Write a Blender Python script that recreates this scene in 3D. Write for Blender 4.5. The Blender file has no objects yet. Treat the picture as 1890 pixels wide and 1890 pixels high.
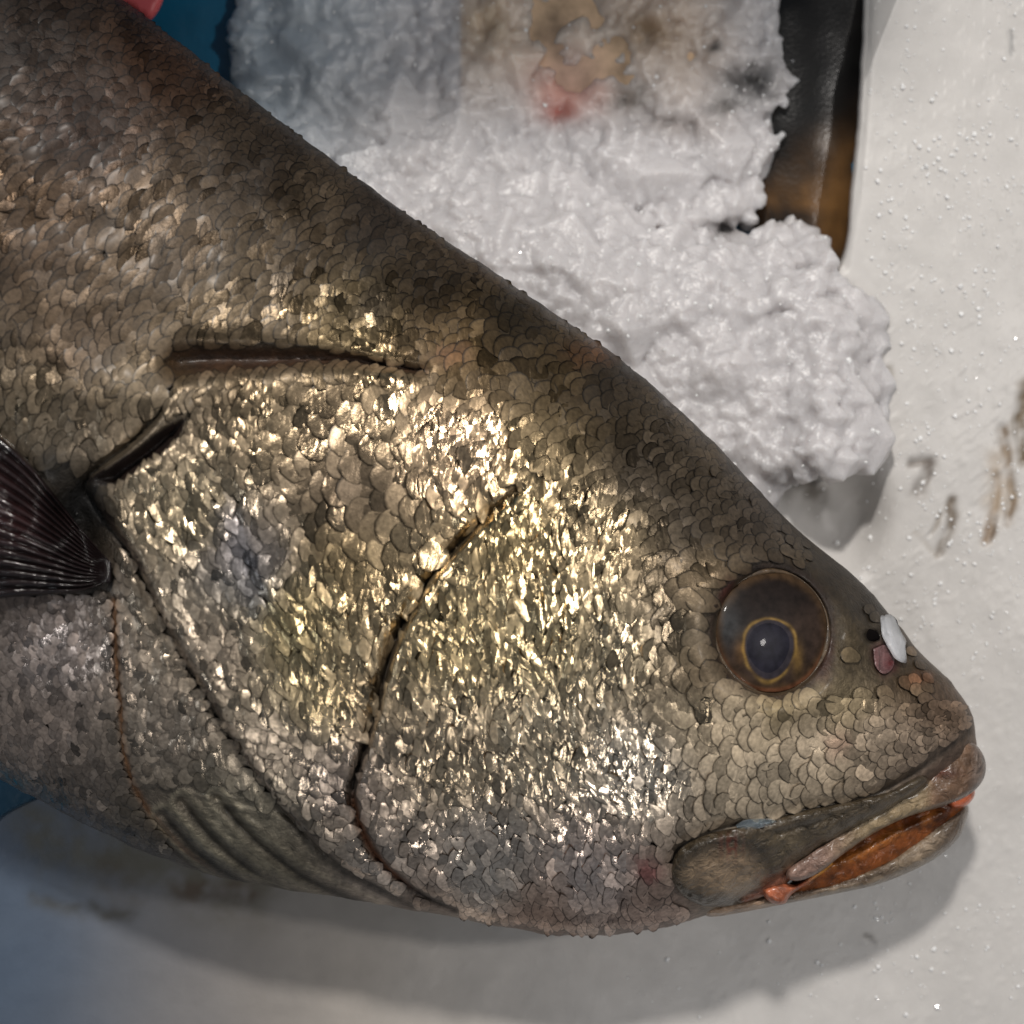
import bpy, bmesh, math, random
import numpy as np
from mathutils import Vector
from mathutils.geometry import delaunay_2d_cdt

random.seed(7)
rng = np.random.default_rng(7)
S = 0.0002            # metres per photo pixel on the slab
HC = 3000.0           # camera height in the same units
scene = bpy.context.scene
C = scene.collection

# ------------------------------------------------------------------ camera
cam_d = bpy.data.cameras.new('camera')
cam = bpy.data.objects.new('camera', cam_d)
C.objects.link(cam)
cam.location = (0, 0, HC * S)
cam.rotation_euler = (0, 0, 0)
cam_d.sensor_fit = 'HORIZONTAL'
cam_d.angle = 2 * math.atan(945.0 / HC)
cam_d.clip_start = 0.01
cam_d.clip_end = 50
cam_d.dof.use_dof = True
cam_d.dof.focus_distance = (HC - 330) * S
cam_d.dof.aperture_fstop = 6.3
scene.camera = cam

# ------------------------------------------------------------------ world and lamps
w = bpy.data.worlds.new('World')
scene.world = w
w.use_nodes = True
w.node_tree.nodes['Background'].inputs[0].default_value = (0.86, 0.92, 1.0, 1)
w.node_tree.nodes['Background'].inputs[1].default_value = 0.13
scene.view_settings.view_transform = 'Standard'
scene.view_settings.look = 'None'
scene.view_settings.exposure = 0.0
scene.view_settings.gamma = 1.0


def aim(o, target):
    d = Vector(target) - o.location
    o.rotation_euler = d.to_track_quat('-Z', 'Y').to_euler()


def lamp(name, kind, loc, target, energy, color, **kw):
    l = bpy.data.lights.new(name, kind)
    l.energy = energy
    l.color = color
    if kind == 'AREA':
        l.shape = 'DISK'
    for k, v in kw.items():
        setattr(l, k, v)
    o = bpy.data.objects.new(name, l)
    C.objects.link(o)
    o.location = loc
    aim(o, target)
    return o


lamp('stall_lamp', 'SPOT', (-0.10, 0.92, 1.25), (0.105, -0.03, 0), 66, (1.0, 0.95, 0.89),
     shadow_soft_size=0.055, spot_size=math.radians(33), spot_blend=1.0)
lamp('shop_light', 'AREA', (0.25, -0.80, 1.15), (0.02, -0.03, 0.03), 1.6, (1.0, 0.95, 0.9), size=0.16)
lamp('glint_fill_right', 'AREA', (0.75, 0.15, 0.95), (0.05, -0.02, 0.03), 3.2, (1.0, 0.95, 0.90), size=0.08)  # added light from the right for more glints on the scales
lamp('glint_fill_left', 'AREA', (-0.75, -0.25, 1.0), (0.0, 0.0, 0.03), 0.7, (0.9, 0.95, 1.0), size=0.1)  # weak added light from the left, also for glints


# ------------------------------------------------------------------ helpers
def P(x, y, z=0.0):
    """photo pixel + height above the slab -> point in metres"""
    k = 1.0 - np.asarray(z) / HC
    return (np.asarray(x) - 945.0) * k * S, (945.0 - np.asarray(y)) * k * S, np.asarray(z) * S


def sstep(a, b, x):
    t = np.clip((x - a) / (b - a), 0, 1)
    return t * t * (3 - 2 * t)


def lin(c):
    c = np.asarray(c, float) / 255.0
    return np.where(c <= 0.04045, c / 12.92, ((c + 0.055) / 1.055) ** 2.4)


def hashv(ix, iy, seed=0):
    h = (ix.astype(np.int64) * 374761393 + iy.astype(np.int64) * 668265263 + seed * 974634777) & 0xFFFFFFFF
    h = ((h ^ (h >> 13)) * 1274126177) & 0xFFFFFFFF
    h = h ^ (h >> 16)
    return (h & 0xFFFFFF) / float(0xFFFFFF)


def vnoise(x, y, seed=0):
    ix = np.floor(x); iy = np.floor(y)
    fx = x - ix; fy = y - iy
    fx = fx * fx * (3 - 2 * fx); fy = fy * fy * (3 - 2 * fy)
    a = hashv(ix, iy, seed); b = hashv(ix + 1, iy, seed)
    c = hashv(ix, iy + 1, seed); d = hashv(ix + 1, iy + 1, seed)
    return (a + (b - a) * fx) * (1 - fy) + (c + (d - c) * fx) * fy


def fbm(x, y, scale, seed=0, oct=4):
    v = 0; a = 0.5; s = 1.0 / scale
    for k in range(oct):
        v = v + a * (vnoise(x * s + 17.3 * k, y * s - 9.1 * k, seed + k) - 0.5)
        a *= 0.5; s *= 2.03
    return v * 2


def pline(x, y, pts):
    """distance to a polyline, side (+ = right of travel in the picture), parameter 0..1"""
    x = np.asarray(x, float); y = np.asarray(y, float)
    best = np.full(x.shape, 1e9); side = np.zeros(x.shape); tt = np.zeros(x.shape)
    n = len(pts) - 1
    for i in range(n):
        ax, ay = pts[i]; bx, by = pts[i + 1]
        dx, dy = bx - ax, by - ay
        L = dx * dx + dy * dy
        t = np.clip(((x - ax) * dx + (y - ay) * dy) / L, 0, 1)
        qx = x - ax - t * dx; qy = y - ay - t * dy
        d = np.hypot(qx, qy)
        m = d < best
        best = np.where(m, d, best)
        side = np.where(m, np.sign(dx * qy - dy * qx), side)
        tt = np.where(m, (i + t) / n, tt)
    return best, side, tt


def inpoly(x, y, poly):
    x = np.asarray(x, float); y = np.asarray(y, float)
    r = np.zeros(x.shape, bool)
    n = len(poly)
    for i in range(n):
        x1, y1 = poly[i]; x2, y2 = poly[(i + 1) % n]
        if y1 == y2:
            continue
        c = ((y1 > y) != (y2 > y)) & (x < (x2 - x1) * (y - y1) / (y2 - y1) + x1)
        r ^= c
    return r


def smooth_line(pts, n=8):
    """Catmull-Rom through the points"""
    p = [np.array(q, float) for q in pts]
    p = [2 * p[0] - p[1]] + p + [2 * p[-1] - p[-2]]
    out = []
    for i in range(1, len(p) - 2):
        for k in range(n):
            t = k / n
            a, b, c, d = p[i - 1], p[i], p[i + 1], p[i + 2]
            out.append(0.5 * ((2 * b) + (-a + c) * t + (2 * a - 5 * b + 4 * c - d) * t * t + (-a + 3 * b - 3 * c + d) * t ** 3))
    out.append(p[-2])
    return [tuple(q) for q in out]


def make_obj(name, verts, faces, mat, parent=None, smooth=True, col=None, shine=None, loc=None):
    verts = np.asarray(verts, float)
    if loc is not None:
        verts = verts - np.asarray(loc)
    me = bpy.data.meshes.new(name)
    me.from_pydata(verts.tolist(), [], faces if isinstance(faces, list) else faces.tolist())
    if smooth:
        me.polygons.foreach_set('use_smooth', [True] * len(me.polygons))
    if col is not None:
        a = me.color_attributes.new('Col', 'FLOAT_COLOR', 'POINT')
        c4 = np.ones((len(verts), 4)); c4[:, :3] = np.clip(col, 0, 1)
        a.data.foreach_set('color', c4.ravel())
    if shine is not None:
        a = me.attributes.new('shine', 'FLOAT', 'POINT')
        a.data.foreach_set('value', np.asarray(shine, float).ravel())
    me.materials.append(mat)
    me.update()
    o = bpy.data.objects.new(name, me)
    C.objects.link(o)
    if loc is not None:
        o.location = loc
    if parent is not None:
        o.parent = parent
    return o


def tag(o, label=None, cat=None, group=None, kind=None):
    for k, v in (('label', label), ('category', cat), ('group', group), ('kind', kind)):
        if v:
            o[k] = v
    return o


def empty(name, label, cat, group=None):
    o = bpy.data.objects.new(name, None)
    o.empty_display_size = 0.02
    C.objects.link(o)
    return tag(o, label, cat, group)


def grid_faces(nu, nv, off=0, closed=False):
    i = np.arange(nu - 1)[:, None]; j = np.arange(nv if closed else nv - 1)[None, :]
    j2 = (j + 1) % nv
    f = np.stack([i * nv + j, i * nv + j2, (i + 1) * nv + j2, (i + 1) * nv + j], -1).reshape(-1, 4)
    return f + off


# ------------------------------------------------------------------ materials
def mat(name, base=None, rough=0.5, metal=0.0, attr=False, coat=0.0, coat_r=0.1, sss=0.0, sss_r=0.004,
        bumps=(), colnoise=None, spec=0.5, shine=False, trans=0.0, ior=1.45, roughvar=0.0):
    m = bpy.data.materials.new(name)
    m.use_nodes = True
    nt = m.node_tree
    b = nt.nodes['Principled BSDF']
    b.inputs['Roughness'].default_value = rough
    b.inputs['Metallic'].default_value = metal
    b.inputs['Coat Weight'].default_value = coat
    b.inputs['Coat Roughness'].default_value = coat_r
    b.inputs['Specular IOR Level'].default_value = spec
    b.inputs['IOR'].default_value = ior
    b.inputs['Transmission Weight'].default_value = trans
    if sss:
        b.inputs['Subsurface Weight'].default_value = sss
        b.inputs['Subsurface Radius'].default_value = (1, 0.95, 0.9)
        b.inputs['Subsurface Scale'].default_value = sss_r
    tc = nt.nodes.new('ShaderNodeTexCoord')
    src = None
    if attr:
        a = nt.nodes.new('ShaderNodeAttribute'); a.attribute_name = 'Col'
        src = a.outputs['Color']
    elif base is not None:
        b.inputs['Base Color'].default_value = (*base, 1)
    if colnoise:
        sc, amt = colnoise
        n = nt.nodes.new('ShaderNodeTexNoise'); n.inputs['Scale'].default_value = sc; n.inputs['Detail'].default_value = 6
        nt.links.new(tc.outputs['Object'], n.inputs['Vector'])
        mr = nt.nodes.new('ShaderNodeMapRange')
        mr.inputs[1].default_value = 0.3; mr.inputs[2].default_value = 0.7
        mr.inputs[3].default_value = 1 - amt; mr.inputs[4].default_value = 1 + amt
        nt.links.new(n.outputs[0], mr.inputs[0])
        mx = nt.nodes.new('ShaderNodeVectorMath'); mx.operation = 'SCALE'
        if src is not None:
            nt.links.new(src, mx.inputs[0])
        else:
            mx.inputs[0].default_value = base
        nt.links.new(mr.outputs[0], mx.inputs['Scale'])
        src = mx.outputs[0]
    if src is not None:
        nt.links.new(src, b.inputs['Base Color'])
    if shine:
        a = nt.nodes.new('ShaderNodeAttribute'); a.attribute_name = 'shine'
        mr = nt.nodes.new('ShaderNodeMapRange')
        mr.inputs[3].default_value = 0.06; mr.inputs[4].default_value = 1.0
        nt.links.new(a.outputs['Fac'], mr.inputs[0]); nt.links.new(mr.outputs[0], b.inputs['Metallic'])
        # foil-like creases that run across the flank, deepest where the skin is most silvery
        ms = nt.nodes.new('ShaderNodeMapRange')
        ms.inputs[1].default_value = 0.5; ms.inputs[2].default_value = 0.95
        ms.inputs[3].default_value = 0.05; ms.inputs[4].default_value = 0.30
        nt.links.new(a.outputs['Fac'], ms.inputs[0])
        mp = nt.nodes.new('ShaderNodeMapping'); mp.inputs['Rotation'].default_value = (0, 0, -0.22)
        mp.inputs['Scale'].default_value = (330, 95, 160)
        nt.links.new(tc.outputs['Object'], mp.inputs['Vector'])
        nn = nt.nodes.new('ShaderNodeTexNoise'); nn.inputs['Scale'].default_value = 1.0; nn.inputs['Detail'].default_value = 1.5
        nn.inputs['Distortion'].default_value = 0.8
        nt.links.new(mp.outputs[0], nn.inputs['Vector'])
        foil = nt.nodes.new('ShaderNodeBump'); foil.inputs['Distance'].default_value = 0.0022
        nt.links.new(ms.outputs[0], foil.inputs['Strength']); nt.links.new(nn.outputs[0], foil.inputs['Height'])
        rr = nt.nodes.new('ShaderNodeMapRange')
        rr.inputs[3].default_value = 0.62; rr.inputs[4].default_value = rough - 0.02
        nt.links.new(a.outputs['Fac'], rr.inputs[0]); nt.links.new(rr.outputs[0], b.inputs['Roughness'])
        roughvar = 0
    if roughvar:
        n = nt.nodes.new('ShaderNodeTexNoise'); n.inputs['Scale'].default_value = 260; n.inputs['Detail'].default_value = 3
        nt.links.new(tc.outputs['Object'], n.inputs['Vector'])
        mr = nt.nodes.new('ShaderNodeMapRange')
        mr.inputs[1].default_value = 0.35; mr.inputs[2].default_value = 0.65
        mr.inputs[3].default_value = max(0.05, rough - roughvar); mr.inputs[4].default_value = rough + roughvar
        nt.links.new(n.outputs[0], mr.inputs[0]); nt.links.new(mr.outputs[0], b.inputs['Roughness'])
    prev = foil.outputs[0] if shine else None
    for (kind, sc, strength, dist) in bumps:
        if kind == 'v':
            n = nt.nodes.new('ShaderNodeTexVoronoi'); n.inputs['Scale'].default_value = sc; out = n.outputs['Distance']
        else:
            n = nt.nodes.new('ShaderNodeTexNoise'); n.inputs['Scale'].default_value = sc; n.inputs['Detail'].default_value = 4
            if kind == 'd':
                n.inputs['Distortion'].default_value = 1.5
            out = n.outputs[0]
        nt.links.new(tc.outputs['Object'], n.inputs['Vector'])
        bp = nt.nodes.new('ShaderNodeBump'); bp.inputs['Strength'].default_value = strength; bp.inputs['Distance'].default_value = dist
        nt.links.new(out, bp.inputs['Height'])
        if prev is not None:
            nt.links.new(prev, bp.inputs['Normal'])
        prev = bp.outputs[0]
    if prev is not None:
        nt.links.new(prev, b.inputs['Normal'])
    return m


M_slab = mat('packed_ice_wet', rough=0.42, attr=True, sss=0.25, sss_r=0.004, colnoise=(90, 0.05),
             bumps=(('n', 60, 0.12, 0.004), ('n', 800, 0.12, 0.0008)))
M_snow = mat('crushed_ice', rough=0.38, attr=True, sss=1.0, sss_r=0.012, spec=0.8,
             bumps=(('d', 260, 0.22, 0.002), ('v', 700, 0.2, 0.001)))
M_crystal = mat('ice_crystal', (0.95, 0.95, 0.95), rough=0.12, trans=0.0, ior=1.31, spec=0.9, sss=0.3, sss_r=0.002)
M_tarp = mat('blue_plastic', (0.012, 0.14, 0.26), rough=0.35, coat=0.2, bumps=(('n', 50, 0.3, 0.004),), colnoise=(30, 0.25))
M_skin = mat('fish_skin', attr=True, rough=0.33, shine=True, coat=0.10, coat_r=0.2, roughvar=0.12, colnoise=(420, 0.35),
             bumps=(('d', 330, 0.5, 0.0012), ('n', 1300, 0.3, 0.0004)))
M_scale = mat('fish_scale', attr=True, rough=0.24, shine=True, coat=0.05, coat_r=0.2, roughvar=0.12, colnoise=(700, 0.30),
              bumps=(('n', 420, 0.20, 0.0007), ('n', 1700, 0.2, 0.0003)))
M_smooth = mat('fish_lip_skin', attr=True, rough=0.36, coat=0.35, coat_r=0.2, sss=0.08, sss_r=0.002, colnoise=(300, 0.3),
               bumps=(('d', 170, 0.9, 0.0024), ('n', 900, 0.5, 0.0007)))
M_mouth = mat('mouth_flesh', attr=True, rough=0.32, coat=0.18, sss=0.2, sss_r=0.003, colnoise=(300, 0.5),
              bumps=(('d', 220, 0.7, 0.0016),))
M_fin = mat('fin_membrane', attr=True, rough=0.24, coat=0.5, coat_r=0.1, bumps=(('n', 300, 0.4, 0.0008),), colnoise=(150, 0.4))
M_dark = mat('dark_fish_skin', attr=True, rough=0.3, coat=0.3, bumps=(('n', 90, 0.2, 0.001), ('v', 700, 0.15, 0.0004)), colnoise=(80, 0.5))
M_eye = mat('eye_surface', attr=True, rough=0.45, coat=0.04, coat_r=0.05, spec=0.15, colnoise=(330, 0.4), bumps=(('n', 120, 0.08, 0.001),))
M_rim = mat('eye_rim', (0.075, 0.048, 0.026), rough=0.55, coat=0.05, bumps=(('n', 700, 0.4, 0.0005),), colnoise=(500, 0.5))
M_flesh = mat('pink_flesh', (0.55, 0.16, 0.14), rough=0.3, coat=0.3, sss=0.3, sss_r=0.003, bumps=(('n', 300, 0.4, 0.001),), colnoise=(200, 0.3))
M_pinkpl = mat('pink_plastic', (0.72, 0.13, 0.14), rough=0.4, bumps=(('n', 80, 0.1, 0.001),))
M_black = mat('nostril_dark', (0.004, 0.003, 0.003), rough=0.8, spec=0.05, colnoise=(400, .3))

# ------------------------------------------------------------------ setting: the slab of packed ice
XB = smooth_line([(1604, -900), (1602, -300), (1601, 0), (1596, 150), (1580, 350), (1556, 492), (1450, 600), (1250, 760), (900, 1010),
                  (400, 1320), (150, 1440), (12, 1505), (-8, 1560), (-60, 1700), (-200, 1890), (-600, 2600)], 8)
xb_y = np.array([p[1] for p in XB]); xb_x = np.array([p[0] for p in XB])

STAINS = [  # polyline, width, colour, strength, depth
    ([(1612, 708), (1625, 690), (1643, 682), (1636, 712), (1622, 740)], 6, (120, 108, 84), .8, 5),
    ([(1682, 855), (1700, 850), (1714, 852), (1710, 880), (1696, 905)], 11, (96, 84, 74), .9, 8),
    ([(1756, 925), (1758, 960), (1745, 990), (1735, 1020)], 9, (112, 98, 82), .9, 8),
    ([(1735, 950), (1725, 975), (1716, 988)], 5, (135, 122, 105), .7, 4),
    ([(1690, 985), (1710, 1010), (1730, 1028)], 4, (160, 148, 130), .6, 2),
    ([(1848, 790), (1862, 850), (1868, 910), (1860, 960)], 9, (120, 98, 72), .9, 7),
    ([(1890, 735), (1882, 780), (1886, 850)], 12, (98, 78, 45), .9, 9),
    ([(1840, 880), (1836, 940), (1822, 1000)], 8, (150, 125, 98), .8, 6),
    ([(1836, 960), (1826, 995)], 7, (115, 98, 80), .8, 5),
    ([(1845, 850), (1850, 900), (1845, 940)], 22, (176, 158, 136), .5, 2),
    ([(1900, 720), (1920, 800), (1930, 900)], 18, (110, 90, 60), .7, 6),
    ([(60, 1500), (160, 1570), (300, 1600), (450, 1640)], 60, (104, 98, 78), .75, 0),
    ([(60, 1650), (130, 1680), (240, 1690)], 14, (78, 74, 62), .7, 2),
    ([(330, 1650), (400, 1640), (460, 1652)], 18, (88, 66, 44), .7, 2),
    ([(200, 1600), (240, 1650)], 24, (95, 85, 70), .5, 0),
    ([(1455, 905), (1480, 895), (1500, 930)], 24, (70, 60, 46), .8, 4),
    ([(1600, 1730), (1612, 1736)], 6, (110, 104, 98), .8, 3),
    ([(1862, 60), (1868, 95)], 5, (150, 150, 150), .7, 3),
]


def slab_height(x, y):
    h = fbm(x, y, 420, 3, 3) * 14 + fbm(x, y, 70, 9, 3) * 2.2
    h = h + 14 * np.exp(-(((x - 1720) / 120) ** 2 + ((y - 760) / 260) ** 2))
    # gritty frozen granules on the open part, smoother under the fish
    wgt = sstep(1400, 1700, x + 0.25 * (y - 900)) * 0.8 + 0.2
    n = vnoise(x / 9, y / 9, 5)
    h = h + wgt * 1.3 * np.clip(n - 0.62, 0, 1) * 4
    # hollow beside the snout below the heap
    h = h - 80 * np.exp(-(((x - 1545) / 78) ** 2 + ((y - 950) / 100) ** 2) ** 1.5)
    for pts, wd, c, s, dep in STAINS:
        if dep:
            d, _, _ = pline(x, y, pts)
            h = h - dep * np.exp(-(d / wd) ** 2 * 1.3)
    # rounded shoulder by the pit at the top
    d, _, _ = pline(x, y, [(1600, -400), (1601, 0), (1596, 150), (1580, 350), (1556, 492)])
    h = h - 7 * np.exp(-(d / 9) ** 2)
    # worn chamfer at the top
    lim = 1664 - (y + 20) * 0.40
    h = h - 0.95 * np.clip(lim - x, 0, 400) * (y < 160)
    return h


def slab_colour(x, y):
    c = np.zeros(x.shape + (3,)) + lin((203, 200, 197))
    c = c * (1 + 0.06 * fbm(x, y, 160, 31, 4))[..., None]
    # blue tint growing towards the lower left
    k = sstep(760, -60, x + 0.12 * (y - 1700) + 90 * fbm(x, y, 300, 41, 3)) * sstep(1300, 1500, y)
    g = sstep(1350, 250, x + 90 * fbm(x, y, 200, 42, 3)) * sstep(1350, 1500, y) * .8  # shade over the lower left, painted in as a duller grey-brown
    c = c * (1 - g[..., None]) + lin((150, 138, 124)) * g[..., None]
    blue = np.zeros_like(c) + lin((84, 104, 128))
    c = c * (1 - 0.9 * k[..., None]) + blue * 0.9 * k[..., None]
    for pts, wd, col, s, dep in STAINS:
        am = 6 + wd * .8
        d, _, _ = pline(x + am * fbm(x, y, 26 + wd, 77, 3), y + am * fbm(x, y, 26 + wd, 78, 3), pts)
        kk = (s * np.exp(-(d / wd) ** 2.2) * np.clip(.8 + fbm(x, y, 30, 79, 3), .2, 1))[..., None]
        c = c * (1 - kk) + lin(col) * kk
    return c


NY, NX = 640, 620
yy = np.linspace(-700, 2500, NY)
tt_ = np.linspace(0, 1, NX) ** 1.0
xb = np.interp(yy, xb_y, xb_x)
X = xb[:, None] + (2650 - xb[:, None]) * tt_[None, :]
Y = np.repeat(yy[:, None], NX, 1)
Z = slab_height(X, Y)
jag = fbm(Y[:, :1], Y[:, :1] * 0 + 3, 60, 8, 3) * 3
X[:, :4] += jag
skx = np.array([-9, -9, -7, -4, -1.5])[None, :] + X[:, :1]
skz = np.array([-330, -60, -14, -5, -1.2])[None, :] + Z[:, :1]
Xa = np.concatenate([skx, X], 1); Ya = np.concatenate([np.repeat(Y[:, :1], 5, 1), Y], 1); Za = np.concatenate([skz, Z], 1)
px, py, pz = P(Xa.ravel(), Ya.ravel(), Za.ravel())
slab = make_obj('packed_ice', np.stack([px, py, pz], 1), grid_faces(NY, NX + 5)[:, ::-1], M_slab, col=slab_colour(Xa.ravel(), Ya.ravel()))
tag(slab, kind='structure')

# ------------------------------------------------------------------ blue plastic sheet lying lower, under the ice and the fish
gx = np.linspace(-1300, 2000, 170); gy = np.linspace(-900, 2500, 170)
Xg, Yg = np.meshgrid(gx, gy)
Zg = -120 + 60 * fbm(Xg, Yg, 500, 51, 4) + 10 * np.abs(fbm(Xg + Yg * .6, Yg * .3, 120, 52, 3))
px, py, pz = P(Xg.ravel(), Yg.ravel(), Zg.ravel())
tarp = make_obj('plastic_sheet', np.stack([px, py, pz], 1), grid_faces(170, 170), M_tarp)
tag(tarp, 'blue plastic sheet showing beside the back of the big fish', 'plastic sheet')
mod = tarp.modifiers.new('thick', 'SOLIDIFY'); mod.thickness = 0.002; mod.offset = -1

# added panel out of view above, put there to shade the back ice
blocker = empty('shade_panel', 'added tall blue panel, out of view, shading the crushed ice at the top', 'blocker')


def box(name, x0, x1, y0, y1, z0, z1, m, parent, bev=0.002):
    bm = bmesh.new(); bmesh.ops.create_cube(bm, size=1)
    for v in bm.verts:
        v.co = ((x0 + x1) / 2 + v.co.x * (x1 - x0), (y0 + y1) / 2 + v.co.y * (y1 - y0), (z0 + z1) / 2 + v.co.z * (z1 - z0))
    bmesh.ops.bevel(bm, geom=bm.edges[:], offset=bev, segments=2, affect='EDGES')
    me = bpy.data.meshes.new(name); bm.to_mesh(me); bm.free(); me.materials.append(m)
    o = bpy.data.objects.new(name, me); C.objects.link(o); o.parent = parent
    return o


box('shade_board', -0.46, 0.0, -0.003, 0.003, -0.04, 0.40, M_tarp, blocker)
box('rim', -0.465, 0.004, -0.008, 0.008, 0.396, 0.408, M_tarp, blocker)
for k in range(8):
    box('rib', -0.44 + .062 * k, -0.434 + .062 * k, -0.009, -0.0025, -0.04, 0.397, M_tarp, blocker, .001)
blocker.location = (0.060, 0.425, 0)
blocker.rotation_euler = (0, 0, math.radians(9))

# ------------------------------------------------------------------ the big fish: body loft
PAIRS = [  # dorsal x,y  ventral x,y  half thickness  mid height
    (-1350, -560, -1380, 300, 120, 180),
    (-1000, -560, -1080, 640, 215, 225),
    (-640, -480, -760, 980, 252, 252),
    (-300, -330, -450, 1225, 262, 262),
    (0, -155, -180, 1365, 264, 262),
    (235, 6, 0, 1440, 262, 260),
    (480, 195, 180, 1533, 258, 258),
    (760, 400, 420, 1622, 250, 254),
    (960, 535, 650, 1660, 242, 250),
    (1160, 675, 860, 1697, 232, 246),
    (1320, 820, 1050, 1727, 218, 240),
    (1470, 975, 1210, 1714, 200, 232),
    (1600, 1085, 1350, 1672, 176, 224),
    (1695, 1200, 1480, 1605, 146, 216),
    (1762, 1268, 1600, 1535, 112, 208),
    (1796, 1325, 1690, 1480, 84, 204),
    (1800, 1362, 1750, 1440, 54, 202),
    (1802, 1380, 1775, 1418, 34, 200),
    (1802, 1394, 1792, 1404, 12, 199),
]
A = np.array(PAIRS, float)
chord = np.concatenate([[0], np.cumsum(np.hypot(np.diff((A[:, 0] + A[:, 2]) / 2), np.diff((A[:, 1] + A[:, 3]) / 2)))])
NU, NVT = 900, 500


def crm(u, xs, ys):
    """monotone-ish cubic (finite-difference Hermite) interpolation"""
    m = np.gradient(ys, xs)
    i = np.clip(np.searchsorted(xs, u) - 1, 0, len(xs) - 2)
    h = xs[i + 1] - xs[i]; t = (u - xs[i]) / h
    return ((2 * t ** 3 - 3 * t ** 2 + 1) * ys[i] + (t ** 3 - 2 * t ** 2 + t) * h * m[i]
            + (-2 * t ** 3 + 3 * t ** 2) * ys[i + 1] + (t ** 3 - t ** 2) * h * m[i + 1])


us = np.interp(np.linspace(0, 1, NU), [0, 0.12, 1], [0, 900, chord[-1]])
L = [crm(us, chord, A[:, k]) for k in range(6)]
dx_, dy_, vx_, vy_, hh_, zm_ = L


def ring(theta):
    c = np.cos(theta)[None, :]; s = np.sin(theta)[None, :]
    x = (dx_ + vx_)[:, None] / 2 + (dx_ - vx_)[:, None] / 2 * c
    y = (dy_ + vy_)[:, None] / 2 + (dy_ - vy_)[:, None] / 2 * c
    # fuller in the middle, sharper towards the back
    z = hh_[:, None] * np.sign(s) * np.abs(s) ** 0.92
    return x, y, z


th = np.linspace(0, math.pi, NVT)
bx, by, bz = ring(th)
topz0 = zm_[:, None] + bz
# fine unevenness of the outlines
edge = np.abs(np.cos(th))[None, :] ** 6
bx = bx + edge * 3.0 * fbm(bx, by, 40, 61, 3)
by = by + edge * 5.0 * fbm(bx, by, 34, 62, 3)

# lines on the head
GILL_TOP = smooth_line([(335, 668), (400, 664), (480, 664), (560, 661), (640, 664), (700, 673), (785, 684)])
GILL_EDGE = smooth_line([(330, 700), (290, 770), (230, 830), (160, 890), (185, 945), (240, 1020), (285, 1110), (330, 1200), (385, 1290), (440, 1385), (520, 1490), (620, 1590), (760, 1668)])
MEMB_EDGE = smooth_line([(212, 1108), (214, 1190), (222, 1300), (232, 1400), (262, 1478), (330, 1560), (420, 1622), (500, 1655)])
RAYS = [smooth_line([(335, 1480), (400, 1555), (490, 1625), (600, 1672)]), smooth_line([(400, 1475), (470, 1550), (560, 1618), (680, 1675)]),
        smooth_line([(300, 1505), (360, 1570), (440, 1625), (520, 1655)])]
PREOP = smooth_line([(960, 905), (900, 955), (835, 1020), (775, 1100), (728, 1190), (700, 1290), (672, 1390), (652, 1465), (668, 1530), (705, 1592), (770, 1645), (840, 1680)])
CHEEK = smooth_line([(760, 800), (800, 900), (880, 930)])
OPER2 = smooth_line([(470, 860), (440, 950), (470, 1060), (530, 1180), (600, 1260), (690, 1280)])
JAWLINE = smooth_line([(1235, 1600), (1262, 1556), (1320, 1532), (1400, 1512), (1500, 1488), (1600, 1468), (1680, 1430), (1745, 1385), (1788, 1352)])
BROW = smooth_line([(1330, 1010), (1410, 1030), (1480, 1060), (1545, 1110), (1590, 1170)])
SNOUTF = smooth_line([(1790, 1355), (1750, 1345), (1700, 1330)])
HOLE = [(150, 890), (200, 862), (255, 825), (300, 790), (345, 770), (330, 810), (285, 850), (240, 880), (215, 900)]
EYE = (1424, 1166)


def groove(x, y, pts, wd, dep, lo=0.0, hi=1.0):
    d, s, t = pline(x, y, pts)
    taper = sstep(lo, lo + 0.12, t) * (1 - sstep(hi - 0.12, hi, t)) if (lo, hi) != (0.0, 1.0) else 1
    return -dep * np.exp(-(d / wd) ** 2) * taper


def step(x, y, pts, up, wd, side):
    """a plate edge: raised on one side, falling sharply at the line"""
    d, s, t = pline(x, y, pts)
    sd = d * s * side
    ends = sstep(0, 0.16, t) * (1 - sstep(0.94, 1, t))
    return ends * np.where(sd > 0, up * np.exp(-sd / wd) * (1 - np.exp(-sd / 4)), -0.25 * up * np.exp(sd / 6.0))


def ripple(x, y):
    """wrinkled skin of the cheek and gill cover: creases running down across the head"""
    hd = sstep(0, 130, y - np.interp(x, [0, 330, 800, 900, 1250, 1400], [820, 720, 690, 700, 900, 1100]))
    m = hd * sstep(1310, 1180, x + .1 * (y - 1200)) * sstep(150, 330, x + .35 * (1300 - y) * 0) * (.55 + .45 * sstep(420, 760, x)) * sstep(1720, 1640, y)
    flat = np.exp(-(((x - 680) / 120) ** 2 + ((y - 950) / 110) ** 2) ** 2)
    m = m * (1 - .75 * flat)
    wx = x + 16 * fbm(x, y, 70, 141, 2); wy = y + 16 * fbm(x, y, 70, 142, 2)
    a = .18 + .5 * fbm(x, y, 420, 143, 2)
    u = wx * np.cos(a) + wy * np.sin(a); v = -wx * np.sin(a) + wy * np.cos(a)
    n = vnoise(u / 18, v / 58, 144) - .5 + .32 * (vnoise(u / 9, v / 28, 145) - .5)
    return 10.5 * m * n


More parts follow.
